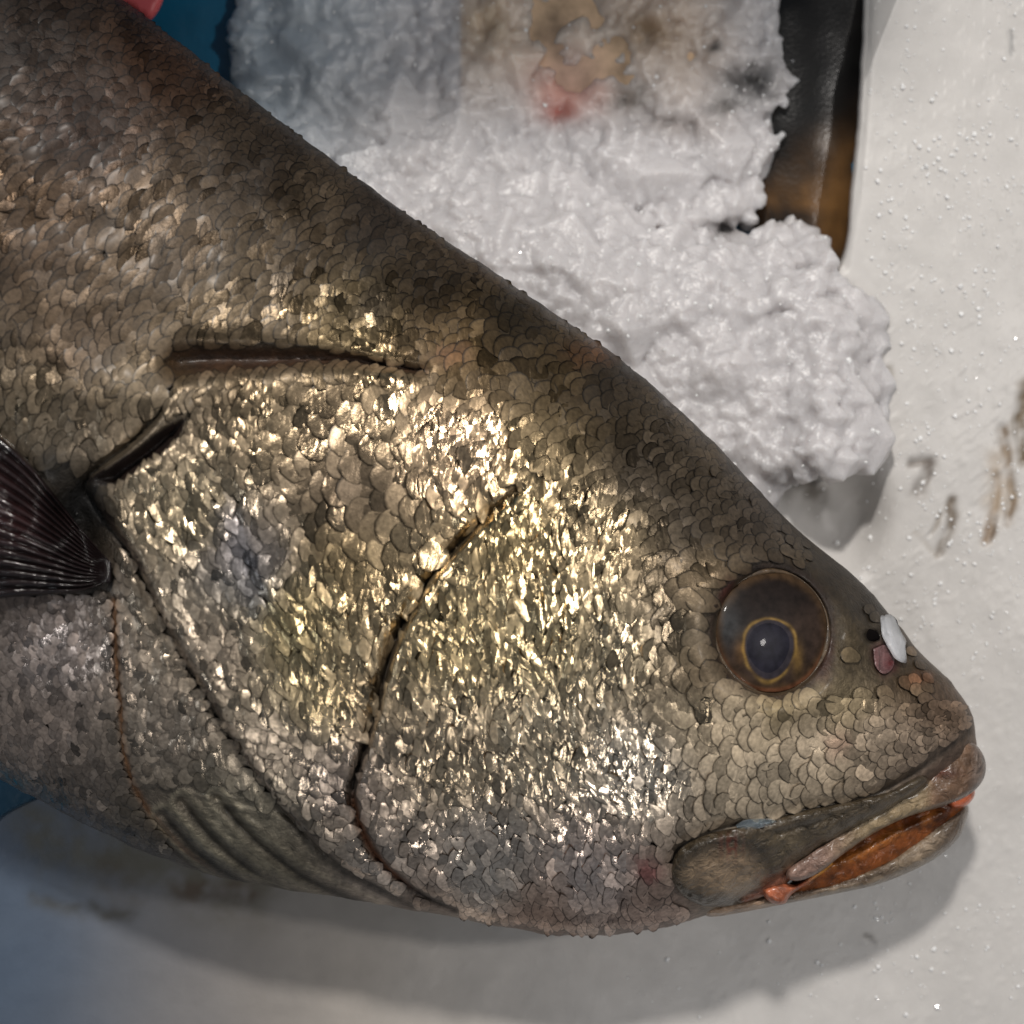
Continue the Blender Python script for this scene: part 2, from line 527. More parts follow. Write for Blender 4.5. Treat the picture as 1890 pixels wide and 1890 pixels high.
def relief(x, y):
    z = 6 * fbm(x, y, 260, 63, 3) * 2
    z = z + 5 * fbm(x, y, 60, 64, 3) + ripple(x, y)
    # upper gill slit, widest at its left end
    d, s, t = pline(x, y, GILL_TOP)
    z = z - 34 * np.exp(-(d / (26 - 19 * t)) ** 2) * (1 - 0.4 * t)
    z = z + step(x, y, GILL_EDGE, 48, 90, -1)
    z = z + step(x, y, MEMB_EDGE, 14, 50, -1)
    for r in RAYS:
        z = z + groove(x, y, r, 7, 12) + 5 * np.exp(-((pline(x, y, r)[0] - 18) / 8) ** 2)
    z = z + step(x, y, PREOP, 34, 90, -1) + groove(x, y, PREOP, 8, 14, -.2, 1.2)
    z = z + step(x, y, OPER2, 9, 60, -1)
    m = inpoly(x, y, HOLE)
    d, _, _ = pline(x, y, HOLE + [HOLE[0]])
    z = z - np.where(m, np.minimum(d * 1.8, 34), 0)
    # around the eye
    r = np.hypot((x - EYE[0]) / 1.0, (y - EYE[1]) / 1.08)
    z = z + 12 * np.exp(-((r - 140) / 26) ** 2) - 55 * sstep(112, 88, r)
    z = z + groove(x, y, BROW, 26, -9)
    # jaw seat
    z = z + groove(x, y, JAWLINE, 10, 14)
    z = z + groove(x, y, SNOUTF, 10, 12)
    # nostril pit
    z = z - 22 * np.exp(-(((x - 1608) / 15) ** 2 + ((y - 1174) / 12) ** 2) ** 2)
    z = z - 16 * np.exp(-(((x - 1632) / 22) ** 2 + ((y - 1215) / 26) ** 2) ** 2)
    # collar dent in front of the fin
    z = z - 55 * np.exp(-(((x - 150) / 62) ** 2 + ((y - 960) / 90) ** 2))
    # fold of the shoulder
    z = z + 14 * np.exp(-(((x - 250) / 170) ** 2 + ((y - 730) / 50) ** 2))
    # throat ridge
    d, s, t = pline(x, y, [(1230, 1690), (1100, 1690), (900, 1668)])
    z = z - 8 * np.exp(-(d / 8) ** 2)
    return z


fade = (np.sin(th) ** 0.7)[None, :]
endf = sstep(0, 0.05, np.linspace(1, 0, NU))[:, None]
topz = topz0 + relief(bx, by) * fade * endf

# height map of the top of the body
HX0, HY0, HS = -1500, -800, 2.6
HW, HH = int(3500 / HS), int(2700 / HS)
hm = np.full((HH, HW), np.nan)
ix = np.clip(((bx - HX0) / HS).round().astype(int), 0, HW - 1); iy = np.clip(((by - HY0) / HS).round().astype(int), 0, HH - 1)
order = np.argsort(topz.ravel())
hm[iy.ravel()[order], ix.ravel()[order]] = topz.ravel()[order]
for it in range(10):
    nanm = np.isnan(hm)
    acc = np.zeros_like(hm); cnt = np.zeros_like(hm)
    for ddx, ddy in ((1, 0), (-1, 0), (0, 1), (0, -1)):
        sft = np.roll(np.roll(hm, ddx, 1), ddy, 0); ok = ~np.isnan(sft)
        acc[ok] += sft[ok]; cnt[ok] += 1
    fillm = nanm & (cnt > 0)
    hm[fillm] = acc[fillm] / cnt[fillm]
hm = np.where(np.isnan(hm), 60.0, hm)


def surf(x, y):
    fx = (np.asarray(x, float) - HX0) / HS; fy = (np.asarray(y, float) - HY0) / HS
    fx = np.clip(fx, 0, HW - 2.001); fy = np.clip(fy, 0, HH - 2.001)
    i = fx.astype(int); j = fy.astype(int); a = fx - i; b = fy - j
    return (hm[j, i] * (1 - a) + hm[j, i + 1] * a) * (1 - b) + (hm[j + 1, i] * (1 - a) + hm[j + 1, i + 1] * a) * b


# pigment: sparse samples, blended
PIG = [  # x, y, sRGB, shine
    (50, 60, (62, 48, 36), .35), (300, 110, (84, 58, 36), .35), (150, 230, (74, 54, 40), .4), (480, 300, (78, 66, 50), .4), (60, 420, (112, 92, 68), .55),
    (300, 450, (118, 102, 78), .5), (560, 430, (104, 90, 66), .5), (800, 520, (74, 62, 42), .45), (700, 420, (60, 50, 38), .35), (150, 620, (136, 118, 94), .55),
    (450, 580, (132, 118, 90), .5), (650, 590, (140, 126, 88), .7), (850, 640, (150, 126, 78), .7), (950, 590, (66, 56, 34), .45), (1050, 680, (104, 88, 54), .55),
    (1120, 700, (70, 60, 44), .4), (250, 740, (146, 132, 102), .55), (80, 760, (150, 138, 112), .6), (500, 780, (140, 124, 90), .75),
    (650, 900, (128, 112, 84), .6), (700, 760, (150, 132, 96), .75), (850, 830, (176, 152, 112), .95), (1000, 820, (150, 132, 88), .75), (1200, 860, (100, 90, 72), .45),
    (960, 1000, (168, 148, 92), .95), (1100, 1000, (150, 134, 94), .8), (1300, 960, (98, 88, 70), .4), (1400, 960, (92, 82, 68), .35), (640, 1050, (142, 124, 80), .8),
    (350, 950, (150, 138, 104), .8), (450, 1050, (128, 126, 124), .6), (560, 1150, (158, 140, 92), .9), (600, 1280, (164, 146, 102), .9), (850, 1180, (172, 154, 100), 1.0),
    (1000, 1180, (172, 156, 106), 1.0), (1150, 1200, (156, 144, 110), .85), (1250, 1150, (130, 118, 92), .6), (1260, 1300, (150, 138, 108), .6), (1000, 1380, (164, 152, 120), .95),
    (1180, 1420, (190, 182, 160), .95), (850, 1400, (158, 144, 112), .85), (900, 1600, (186, 178, 162), .9), (720, 1640, (176, 166, 150), .8), (1100, 1620, (188, 174, 162), .85),
    (1380, 1340, (166, 152, 120), .35), (1500, 1390, (170, 156, 126), .3), (1620, 1370, (142, 128, 104), .3), (1700, 1380, (120, 106, 86), .3), (1400, 1440, (160, 148, 120), .35),
    (1560, 1290, (140, 126, 88), .35), (1680, 1250, (112, 92, 60), .35), (1740, 1300, (104, 84, 62), .3), (1600, 1110, (84, 76, 62), .3), (1530, 1080, (84, 72, 50), .3),
    (1550, 1180, (120, 104, 66), .3), (1300, 1090, (134, 116, 80), .45), (1300, 1240, (126, 110, 78), .4), (1430, 1300, (124, 110, 68), .3), (500, 1380, (158, 144, 130), .65),
    (400, 1200, (146, 132, 118), .65), (600, 1450, (150, 138, 126), .7), (300, 1350, (142, 130, 120), .6), (450, 1520, (168, 160, 142), .6), (100, 1200, (150, 136, 134), .7),
    (80, 1350, (150, 134, 128), .6), (150, 1450, (126, 114, 108), .55), (250, 1540, (116, 106, 96), .45), (500, 1630, (160, 150, 130), .5), (760, 1680, (186, 164, 142), .45),
    (1000, 1715, (190, 160, 136), .4), (1200, 1700, (176, 150, 132), .35), (1350, 1640, (120, 108, 84), .2), (1550, 1540, (110, 98, 76), .2), (1750, 1430, (104, 82, 66), .25),
    (-300, 300, (100, 84, 62), .5), (-300, 900, (140, 126, 104), .55), (-900, 0, (90, 76, 58), .5), (-900, 700, (130, 120, 104), .5), (50, 1050, (50, 40, 40), .2),
]
PGA = np.array([(p[0], p[1]) for p in PIG], float)
PGC = np.array([lin(p[2]) for p in PIG]); PGS = np.array([p[3] for p in PIG])


def pigment(x, y, detail=True):
    x = np.asarray(x, float).ravel(); y = np.asarray(y, float).ravel()
    num = np.zeros((x.size, 3)); den = np.zeros(x.size); sh = np.zeros(x.size)
    for (cx, cy), c, s in zip(PGA, PGC, PGS):
        wg = 1.0 / ((x - cx) ** 2 + (y - cy) ** 2 + 900.0) ** 1.7
        num += wg[:, None] * c; den += wg; sh += wg * s
    c = num / den[:, None]; sh = sh / den
    if not detail:
        return c, sh

    def mix(c, k, col):
        return c * (1 - k[:, None]) + lin(col) * k[:, None]
    wx = x + 14 * fbm(x, y, 40, 91, 3); wy = y + 14 * fbm(x, y, 40, 92, 3)

    def blob(cx, cy, rx, ry, p=2):
        return np.exp(-(((wx - cx) / rx) ** 2 + ((wy - cy) / ry) ** 2) ** p)
    d, s, t = pline(x, y, GILL_TOP)
    k = np.exp(-(d / (34 - 26 * t)) ** 4)
    c = mix(c, 0.95 * k, (112, 74, 36)); sh = sh * (1 - k)
    c = mix(c, 0.5 * blob(835, 655, 42, 22), (170, 108, 44)); sh = sh * (1 - 0.7 * blob(835, 655, 42, 22))
    c = mix(c, 0.45 * blob(1090, 650, 55, 26), (150, 96, 40))
    c = mix(c, 0.6 * blob(320, 680, 40, 34), (120, 94, 44))
    m = inpoly(x, y, HOLE); k = np.where(m, 0.95, 0)
    c = mix(c, k, (44, 20, 12)); sh = sh * (1 - k)
    d, s, t = pline(x, y, GILL_EDGE)
    k = np.exp(-((d * s + 5) / 5) ** 2) * sstep(.25, .35, t) * (1 - sstep(.8, .95, t))
    c = mix(c, 0.55 * k, (200, 164, 138)); sh = sh * (1 - 0.6 * k)
    k = np.exp(-((d * s - 5) / 6) ** 2) * sstep(0.25, 0.3, t)
    c = mix(c, 0.6 * k, (62, 50, 38)); sh = sh * (1 - k)
    d, s, t = pline(x + 3 * fbm(x, y, 20, 5), y, MEMB_EDGE)
    k = np.exp(-(d / 6) ** 2) * (1 - sstep(.72, .86, t)); c = mix(c, 0.9 * k, (158, 104, 44)); sh = sh * (1 - k)
    k = np.exp(-((d * s - 11) / 8) ** 2) * sstep(.5, .7, t); c = mix(c, 0.8 * k, (56, 42, 24)); sh = sh * (1 - k)
    for r in RAYS:
        d, s, t = pline(x, y, r)
        k = np.exp(-(d / 8) ** 2) * sstep(0, .1, t); c = mix(c, 0.9 * k, (40, 32, 20)); sh = sh * (1 - k)
        k = np.exp(-((d - 18) / 6) ** 2); c = mix(c, 0.5 * k, (196, 186, 160))
    d, s, t = pline(x, y, PREOP)
    k = np.exp(-(d / 6) ** 2) * sstep(.05, .3, t); c = mix(c, 0.85 * k, (58, 42, 30)); sh = sh * (1 - k)
    k = np.exp(-(d / 7) ** 2) * sstep(.62, .68, t) * (1 - sstep(.84, .92, t)); c = mix(c, 0.85 * k, (168, 100, 38))
    d, s, t = pline(x, y, JAWLINE)
    k = np.exp(-(d / 7) ** 2); c = mix(c, 0.8 * k, (44, 36, 26)); sh = sh * (1 - k)
    # bare bluish streak on the gill cover
    d, s, t = pline(wx, wy, [(425, 950), (440, 1010), (478, 1110)])
    k = np.exp(-(d / 24) ** 2); c = mix(c, 0.6 * k, (112, 116, 128))
    # eye socket and its warm corners
    r = np.hypot(x - EYE[0], (y - EYE[1]) / 1.08)
    k = np.exp(-((r - 112) / 10) ** 2); c = mix(c, 0.8 * k, (66, 42, 26)); sh = sh * (1 - sstep(165, 125, r) * 0.8)
    c = mix(c, 0.8 * blob(1338, 1105, 16, 40), (112, 44, 26))
    c = mix(c, 0.6 * blob(1520, 1215, 22, 50), (96, 52, 36))
    # nostrils
    c = mix(c, 0.95 * blob(1608, 1174, 18, 15), (16, 12, 10)); sh = sh * (1 - blob(1608, 1174, 18, 15))
    c = mix(c, 0.8 * blob(1630, 1215, 22, 30), (150, 92, 96))
    c = mix(c, 0.9 * blob(1645, 1225, 12, 14), (86, 14, 18))
    c = mix(c, 0.45 * blob(1698, 1250, 28, 16), (176, 108, 52))
    # bruises and flesh
    c = mix(c, 0.75 * blob(1195, 1605, 30, 24), (170, 84, 84)); sh = sh * (1 - 0.5 * blob(1195, 1605, 30, 24))
    c = mix(c, 0.5 * blob(1360, 1570, 20, 26), (110, 50, 30))
    c = mix(c, 0.2 * blob(1545, 1375, 24, 26), (190, 120, 100))
    # black pit at the fin root
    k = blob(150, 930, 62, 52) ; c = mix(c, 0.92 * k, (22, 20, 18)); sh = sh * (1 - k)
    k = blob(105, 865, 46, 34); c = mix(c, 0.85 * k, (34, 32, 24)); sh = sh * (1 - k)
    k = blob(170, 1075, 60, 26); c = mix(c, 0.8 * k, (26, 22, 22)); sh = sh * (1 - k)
    # grey blotches of lost scales
    for cx, cy, rr in ((400, 490, 26), (305, 455, 20), (205, 410, 22), (515, 525, 24), (690, 570, 34)):
        k = blob(cx, cy, rr, rr * 1.2); c = mix(c, 0.6 * k, (84, 80, 74))
    sh = np.clip(sh, 0, 1)
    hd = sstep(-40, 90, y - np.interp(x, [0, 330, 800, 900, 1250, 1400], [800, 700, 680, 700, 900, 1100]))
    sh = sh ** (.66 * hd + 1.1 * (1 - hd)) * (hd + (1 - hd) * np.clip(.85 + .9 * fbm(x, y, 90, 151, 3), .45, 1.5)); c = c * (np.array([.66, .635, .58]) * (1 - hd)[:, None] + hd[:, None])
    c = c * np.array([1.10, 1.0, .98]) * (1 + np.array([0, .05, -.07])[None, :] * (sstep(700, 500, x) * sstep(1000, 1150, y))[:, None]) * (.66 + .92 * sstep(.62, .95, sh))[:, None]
    g = c.mean(1, keepdims=True); c = g + (c - g) * (.72 + .06 * (1 - hd))[:, None]
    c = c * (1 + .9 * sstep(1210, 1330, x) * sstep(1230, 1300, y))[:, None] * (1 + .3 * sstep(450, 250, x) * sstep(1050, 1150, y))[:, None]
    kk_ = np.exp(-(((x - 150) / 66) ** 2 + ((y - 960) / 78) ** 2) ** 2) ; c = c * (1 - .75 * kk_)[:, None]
    return c / np.maximum(1, c.max(1, keepdims=True) / .72), np.clip(sh * 1.05, 0, 1)


fish = empty('fish', 'big bronze and silver fish with gold scales lying on its side on the ice', 'fish')
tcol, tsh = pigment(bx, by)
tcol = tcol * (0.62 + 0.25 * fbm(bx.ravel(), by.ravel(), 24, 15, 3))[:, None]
# bottom half, coarser
NB = 60
thb = np.linspace(math.pi, 2 * math.pi, NB)[1:-1]
cx_, cy_, cz_ = ring(thb)
cz_ = zm_[:, None] + cz_
VX = np.concatenate([bx, cx_], 1); VY = np.concatenate([by, cy_], 1); VZ = np.concatenate([topz - 6 * fade, np.maximum(cz_, -4)], 1)
ccol, csh = pigment(cx_, cy_, False)
col = np.concatenate([tcol.reshape(NU, NVT, 3), (ccol * 0.7).reshape(NU, NB - 2, 3)], 1).reshape(-1, 3)
shn = np.concatenate([tsh.reshape(NU, NVT), csh.reshape(NU, NB - 2)], 1).ravel()
px, py, pz = P(VX.ravel(), VY.ravel(), VZ.ravel())
NV = NVT + NB - 2
fc = grid_faces(NU, NV, closed=True)
fc = [list(f) for f in fc.tolist()] + [list(range(NV))[::-1], [(NU - 1) * NV + k for k in range(NV)]]
body = make_obj('body', np.stack([px, py, pz], 1), fc, M_skin, fish, col=col, shine=shn * 0.75)

# ------------------------------------------------------------------ scales
MAXP = [(1240, 1592), (1258, 1560), (1310, 1537), (1380, 1527), (1450, 1507), (1540, 1484), (1640, 1464), (1700, 1425), (1790, 1360), (1840, 1400), (1800, 1560),
        (1600, 1700), (1380, 1730), (1240, 1680)]
FINP = [(-300, 560), (0, 795), (60, 850), (130, 860), (165, 900), (205, 1000), (210, 1100), (120, 1108), (0, 1108), (-400, 1100)]
DIRS = [(100, 150, -.45, -.9), (500, 300, -.5, -.85), (60, 450, -.75, -.65), (300, 500, -.8, -.6), (600, 500, -.7, -.7), (800, 560, -.6, -.8), (100, 700, -.9, -.3),
        (1000, 650, -.6, -.8), (1100, 850, -.85, -.5), (1250, 900, -.8, -.6), (600, 850, -.97, .1), (300, 950, -.95, .3), (700, 1000, -.98, .1), (950, 1000, -.93, -.1),
        (550, 1200, -.95, .25), (900, 1250, -.96, .15), (1150, 1150, -.97, -.1), (1050, 1450, -.93, .3), (400, 1350, -.85, .4), (600, 1500, -.8, .45), (150, 1300, -.95, .1),
        (1000, 1650, -.98, .1), (1300, 1300, -.98, .15), (1450, 1400, -.99, .05), (1600, 1350, -.9, .3), (1700, 1350, -.8, .4), (1350, 1000, -.8, -.5), (1500, 1060, -.6, -.7),
        (-300, 400, -.8, -.5), (-300, 1000, -.95, -.1), (1680, 1250, -.7, -.6)]
SIZES = [  # x, y, width, visible length, tilt
    (60, 100, 30, 15, .18), (300, 150, 28, 15, .2), (500, 280, 26, 14, .15), (100, 400, 46, 16, .12), (350, 480, 46, 17, .10), (600, 450, 38, 15, .12), (800, 530, 26, 15, .14),
    (120, 650, 40, 16, .22), (450, 600, 42, 16, .14), (650, 590, 30, 14, .5), (1000, 600, 26, 19, .12), (950, 690, 40, 25, .2), (1080, 700, 30, 19, .15), (900, 790, 34, 14, .5),
    (600, 800, 52, 30, .2), (450, 770, 32, 13, .5), (350, 930, 44, 14, .55), (700, 950, 56, 34, .1), (860, 840, 52, 13, .6), (950, 1000, 46, 11, .6), (1100, 1000, 50, 12, .55), (1250, 900, 26, 15, .25),
    (1350, 950, 24, 16, .2), (600, 1120, 52, 13, .55), (560, 1270, 56, 14, .55), (430, 1150, 34, 15, .4), (850, 1200, 50, 11, .65), (1050, 1200, 50, 11, .65), (1180, 1200, 40, 14, .5),
    (1270, 1200, 40, 22, .25), (1150, 1400, 40, 12, .6), (1000, 1400, 46, 11, .6), (850, 1400, 40, 13, .5), (950, 1580, 34, 14, .55), (750, 1560, 28, 14, .5), (500, 1400, 34, 18, .35),
    (350, 1300, 22, 14, .3), (150, 1200, 24, 11, .4), (80, 1350, 26, 10, .35), (200, 1480, 20, 11, .25), (1320, 1330, 44, 26, .14), (1450, 1380, 38, 21, .14), (1550, 1400, 32, 20, .14),
    (1650, 1370, 22, 16, .14), (1720, 1370, 16, 12, .12), (1700, 1250, 20, 15, .1), (1450, 1320, 34, 16, .15), (1500, 1050, 18, 14, .1), (1300, 1090, 40, 28, .15), (-300, 500, 46, 26, .15), (-300, 1100, 40, 24, .15)]


def blend(x, y, tab, pw=2.0):
    T = np.array(tab, float)
    x = np.asarray(x, float).ravel(); y = np.asarray(y, float).ravel()
    wsum = np.zeros(x.size); out = np.zeros((x.size, T.shape[1] - 2))
    for r in T:
        wg = 1.0 / ((x - r[0]) ** 2 + (y - r[1]) ** 2 + 400) ** pw
        wsum += wg; out += wg[:, None] * r[2:]
    return out / wsum[:, None]


N = 170000
ct = rng.uniform(-380, 1810, N); cu = rng.uniform(-420, 1740, N)
outline = [(dx_[i], dy_[i]) for i in range(0, NU, 6)] + [(vx_[i], vy_[i]) for i in range(NU - 1, -1, -6)]
keep = inpoly(ct, cu, outline)
ct, cu = ct[keep], cu[keep]
re = np.hypot(ct - EYE[0], (cu - EYE[1]) / 1.08)
keep = (re > 128) & ~inpoly(ct, cu, MAXP) & ~inpoly(ct, cu, FINP) & ~inpoly(ct, cu, HOLE)
keep &= ~((np.abs(ct - 1628) < 38) & (np.abs(cu - 1195) < 55))
d, s, t = pline(ct, cu, GILL_TOP); keep &= d > (40 - 27 * t)
d, s, t = pline(ct, cu, HOLE + [HOLE[0]]); keep &= d > 16
_dr = blend(ct, cu, DIRS); _dr /= np.hypot(_dr[:, 0], _dr[:, 1])[:, None]
_sz = blend(ct, cu, SIZES)
tipx = ct + _dr[:, 0] * _sz[:, 1] * 1.1; tipy = cu + _dr[:, 1] * _sz[:, 1] * 1.1
keep &= ~inpoly(ct, cu, [(250, 1440), (340, 1450), (420, 1440), (500, 1490), (640, 1592), (790, 1690), (600, 1690), (440, 1665), (330, 1610)])
d, s, t = pline(tipx, tipy, GILL_TOP); keep &= d > (28 - 20 * t)
d, s, t = pline(tipx, tipy, PREOP); keep &= d > 7
keep &= ~inpoly(tipx, tipy, HOLE) & ~inpoly(tipx, tipy, FINP)
for ln, wd in ((PREOP, 14), (GILL_EDGE, 13), (MEMB_EDGE, 13), (OPER2, 8), (RAYS[0], 14), (RAYS[1], 12), (RAYS[2], 12), (JAWLINE, 12)):
    d, s, t = pline(ct, cu, ln); keep &= d > wd
dout, s, t = pline(ct, cu, outline + [outline[0]]); keep &= dout > 9
# bare snout and brow
keep &= ~((ct > 1440) & (cu < 1270) & (re < 185) & (rng.random(ct.size) < .85))
keep &= ~((ct > 1500) & (cu < 1300) & (rng.random(ct.size) < .96))
ct, cu, dout = ct[keep], cu[keep], dout[keep]
_o = np.argsort(ct * .84 + cu * .54 + rng.normal(0, 1.5, ct.size))
ct, cu, dout = ct[_o], cu[_o], dout[_o]
SZ = blend(ct, cu, SIZES); DR = blend(ct, cu, DIRS)
DR /= np.hypot(DR[:, 0], DR[:, 1])[:, None]
EF = sstep(0, 70, dout)
SZ[:, :2] *= (.62 + .38 * EF)[:, None]
SZ[:, 2] *= .3 + .7 * EF
jit = 1 + (.05 + .3 * np.clip(SZ[:, 2] - .15, 0, .5)) * (rng.random(ct.size) - .5)
cell = 56.0
gridd = {}
chosen = []
for i in range(ct.size):
    x, y = ct[i], cu[i]; lb, la = SZ[i, 0] * jit[i], SZ[i, 1] * jit[i]
    ax, ay = DR[i]
    ci, cj = int(x // cell), int(y // cell)
    ok = True
    for a in (-1, 0, 1):
        for b in (-1, 0, 1):
            for k in gridd.get((ci + a, cj + b), ()):
                ddx = ct[k] - x; ddy = cu[k] - y
                u_ = (ddx * ax + ddy * ay) / (la * .84); v_ = (-ddx * ay + ddy * ax) / (lb * .80)
                if u_ * u_ + v_ * v_ < 1:
                    ok = False; break
            if not ok: break
        if not ok: break
    if ok:
        gridd.setdefault((ci, cj), []).append(i); chosen.append(i)
chosen = np.array(chosen)
print('scales', len(chosen))

# template: u towards the tail (-1 root .. 1 free edge), v across; a thin dark rim and a paler field
RIM = [(-1, 0), (-.75, .45), (-.2, .8), (.3, .95), (.68, .72), (.92, .36), (1, 0), (.92, -.36), (.68, -.72), (.3, -.95), (-.2, -.8), (-.75, -.45)]
TPL = RIM + [(u * .86 + .0, v * .90) for u, v in RIM] + [(-.25, 0), (.25, .3), (.25, -.3)]
TF = [(k, (k + 1) % 12, 12 + (k + 1) % 12, 12 + k) for k in range(12)] + [(12, 13, 24), (13, 14, 24), (14, 15, 25, 24), (15, 16, 25), (16, 17, 25), (17, 18, 25), (18, 26, 25), (18, 19, 26),
      (19, 20, 26), (20, 21, 26), (21, 22, 24, 26), (22, 23, 24), (23, 12, 24), (24, 25, 26)]
TP = np.array(TPL)


EFB = (cu < np.interp(ct, [0, 330, 800, 900, 1250, 1400], [800, 700, 680, 700, 900, 1100]))


def scale_geo(i):
    x, y = ct[i], cu[i]
    lb, la, tilt = SZ[i, 0] * jit[i], SZ[i, 1] * jit[i], SZ[i, 2]
    ang = math.atan2(DR[i, 1], DR[i, 0]) + random.gauss(0, .04 + .45 * max(0, tilt - .1))
    ux, uy = math.cos(ang), math.sin(ang)
    _v = .06 + .25 * max(0, tilt - .1); hl = la * 1.3 * random.uniform(1 - _v, 1 + _v); hw = lb * .70 * random.uniform(1 - _v, 1 + _v)
    rag = 1 + (rng.random(len(TP)) - .5) * (.08 + .10 * tilt); foil_k = min(1, max(0, (tilt - .25) / .25))
    U = TP[:, 0] * hl * rag * (1 - .8 * max(0, tilt - .3) * 2 * np.abs(TP[:, 1])); V = TP[:, 1] * hw * rag
    if EFB[i]:
        U[12:24] *= .93; V[12:24] *= .95
    vx = x + U * ux - V * uy; vy = y + U * uy + V * ux
    lift = la * (.06 + .06 * random.random()) * (.3 + .7 * EF[i])
    dome = (1 - (TP[:, 0] ** 2 + TP[:, 1] ** 2)) * la * (.012 + .06 * foil_k)
    dome[:12] -= la * .02
    z = surf(vx, vy) + lift * (TP[:, 0] + .55) + dome
    z += TP[:, 1] * hw * random.gauss(0, .045 + .03 * foil_k) + TP[:, 0] * hl * random.gauss(0, .05 + .04 * foil_k) + 2.5 * foil_k
    wob = rng.normal(0, 1, len(TP)) * la * .025 * tilt; wob[:12] = wob[12:24]
    z += wob
    # under-edge: the free rim drops a little so that it has thickness
    return vx, vy, z


allx, ally, allz, sid = [], [], [], []
for i in chosen:
    a, b, c = scale_geo(i)
    allx.append(a); ally.append(b); allz.append(c)
allx = np.array(allx); ally = np.array(ally); allz = np.array(allz)
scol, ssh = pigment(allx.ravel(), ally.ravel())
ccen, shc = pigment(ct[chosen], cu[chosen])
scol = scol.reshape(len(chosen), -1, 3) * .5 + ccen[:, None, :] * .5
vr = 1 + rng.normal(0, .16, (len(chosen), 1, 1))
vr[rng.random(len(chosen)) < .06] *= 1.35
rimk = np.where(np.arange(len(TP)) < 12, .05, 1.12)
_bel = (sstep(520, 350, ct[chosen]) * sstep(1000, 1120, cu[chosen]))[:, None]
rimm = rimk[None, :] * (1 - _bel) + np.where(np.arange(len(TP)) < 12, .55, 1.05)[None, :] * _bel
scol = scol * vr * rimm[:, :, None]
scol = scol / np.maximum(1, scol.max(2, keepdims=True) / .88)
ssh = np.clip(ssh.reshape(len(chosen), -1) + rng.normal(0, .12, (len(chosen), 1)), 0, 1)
vis = (ct[chosen] > 5) & (ct[chosen] < 1885) & (cu[chosen] > 5)
area = SZ[chosen, 0] * SZ[chosen, 1] * jit[chosen] ** 2 * vis
big = set(np.argsort(-area)[:298].tolist())
bv, bf, bc, bs = [], [], [], []
off = 0
for k in range(len(chosen)):
    px, py, pz = P(allx[k], ally[k], allz[k])
    v = np.stack([px, py, pz], 1)
    if k in big:
        make_obj('scale', v, [tuple(reversed(f)) for f in TF], M_scale, fish, col=scol[k], shine=ssh[k], loc=tuple(v[24]))
    else:
        bv.append(v); bc.append(scol[k]); bs.append(ssh[k])
        bf += [tuple(off + q for q in reversed(f)) for f in TF]
        off += len(v)
sc = make_obj('small_scales', np.concatenate(bv), bf, M_scale, fish, col=np.concatenate(bc), shine=np.concatenate(bs))
tag(sc, kind='stuff')


# ------------------------------------------------------------------ plates built over the body (jaw, lips, fin, eye)
def plate(name, poly, zfun, thick, roll, m, parent, colfun, sp=5.0, rel=None, under=40, profile=.5):
    """closed cushion: polygon in photo px, zfun = seat height, rises by thick within roll of the edge"""
    pl = smooth_line(list(poly) + [poly[0]], 6)[:-1]
    xs = [p[0] for p in pl]; ys = [p[1] for p in pl]
    g = [(x, y) for x in np.arange(min(xs), max(xs), sp) for y in np.arange(min(ys), max(ys), sp)]
    g = np.array(g) + rng.uniform(-.25, .25, (len(g), 2)) * sp
    ins = inpoly(g[:, 0], g[:, 1], pl)
    d, _, _ = pline(g[:, 0], g[:, 1], pl + [pl[0]])
    g = g[ins & (d > sp * .5)]
    n = len(pl)
    # inner rings so that the edge rolls smoothly
    V2 = [Vector(p) for p in pl] + [Vector(p) for p in g]
    r = delaunay_2d_cdt(V2, [(i, (i + 1) % n) for i in range(n)], [list(range(n))], 1, 1e-4)
    vv = np.array([(v.x, v.y) for v in r[0]]); ff = [list(f) for f in r[2]]
    d, _, _ = pline(vv[:, 0], vv[:, 1], pl + [pl[0]])
    q = np.clip(d / roll, 0, 1)
    z = zfun(vv[:, 0], vv[:, 1]) + thick * (1 - (1 - q) ** 2) ** profile
    if rel is not None:
        z = z + rel(vv[:, 0], vv[:, 1], q)
    px, py, pz = P(vv[:, 0], vv[:, 1], z)
    top = np.stack([px, py, pz], 1)
    px, py, pz = P(vv[:, 0], vv[:, 1], zfun(vv[:, 0], vv[:, 1]) - under * (.15 + .85 * q))
    bot = np.stack([px, py, pz], 1)
    # orientation: want normals up
    f0 = ff[0]; a, b, c = top[f0[0]], top[f0[1]], top[f0[2]]
    if np.cross(b - a, c - a)[2] < 0:
        ff = [f[::-1] for f in ff]
    nv = len(vv)
    cnt = {}
    for f in ff:
        for i in range(len(f)):
            e = (f[i], f[(i + 1) % len(f)])
            cnt[e] = 1
    bd = [e for e in cnt if (e[1], e[0]) not in cnt]
    faces = ff + [[nv + i for i in f[::-1]] for f in ff] + [[b_, a_, nv + a_, nv + b_] for a_, b_ in bd]
    c = colfun(vv[:, 0], vv[:, 1], q)
    return make_obj(name, np.concatenate([top, bot]), faces, m, parent, col=np.concatenate([c, c * .6]))


def mixc(c, k, col):
    return c * (1 - k[:, None]) + lin(col) * k[:, None]


def const(col):
    return lambda x, y, q: np.repeat(lin(col)[None, :], len(x), 0)


def jaw_z(x, y):
    t = np.clip((x - 1250) / 540.0, 0, 1)
    return 330 - 110 * t - 0.0 * y


# seat for the mouth pieces: a smooth plane through the side of the muzzle
def seat(x, y):
    base = surf(np.clip(x, 1240, 1780), np.clip(y, 0, 1520 - (np.clip(x, 1240, 1780) - 1300) * .22))
    return base


def ltop(x):   # centre height of the mouth pieces
    return np.interp(x, [1200, 1300, 1450, 1600, 1750, 1830], [292, 312, 305, 286, 256, 225])


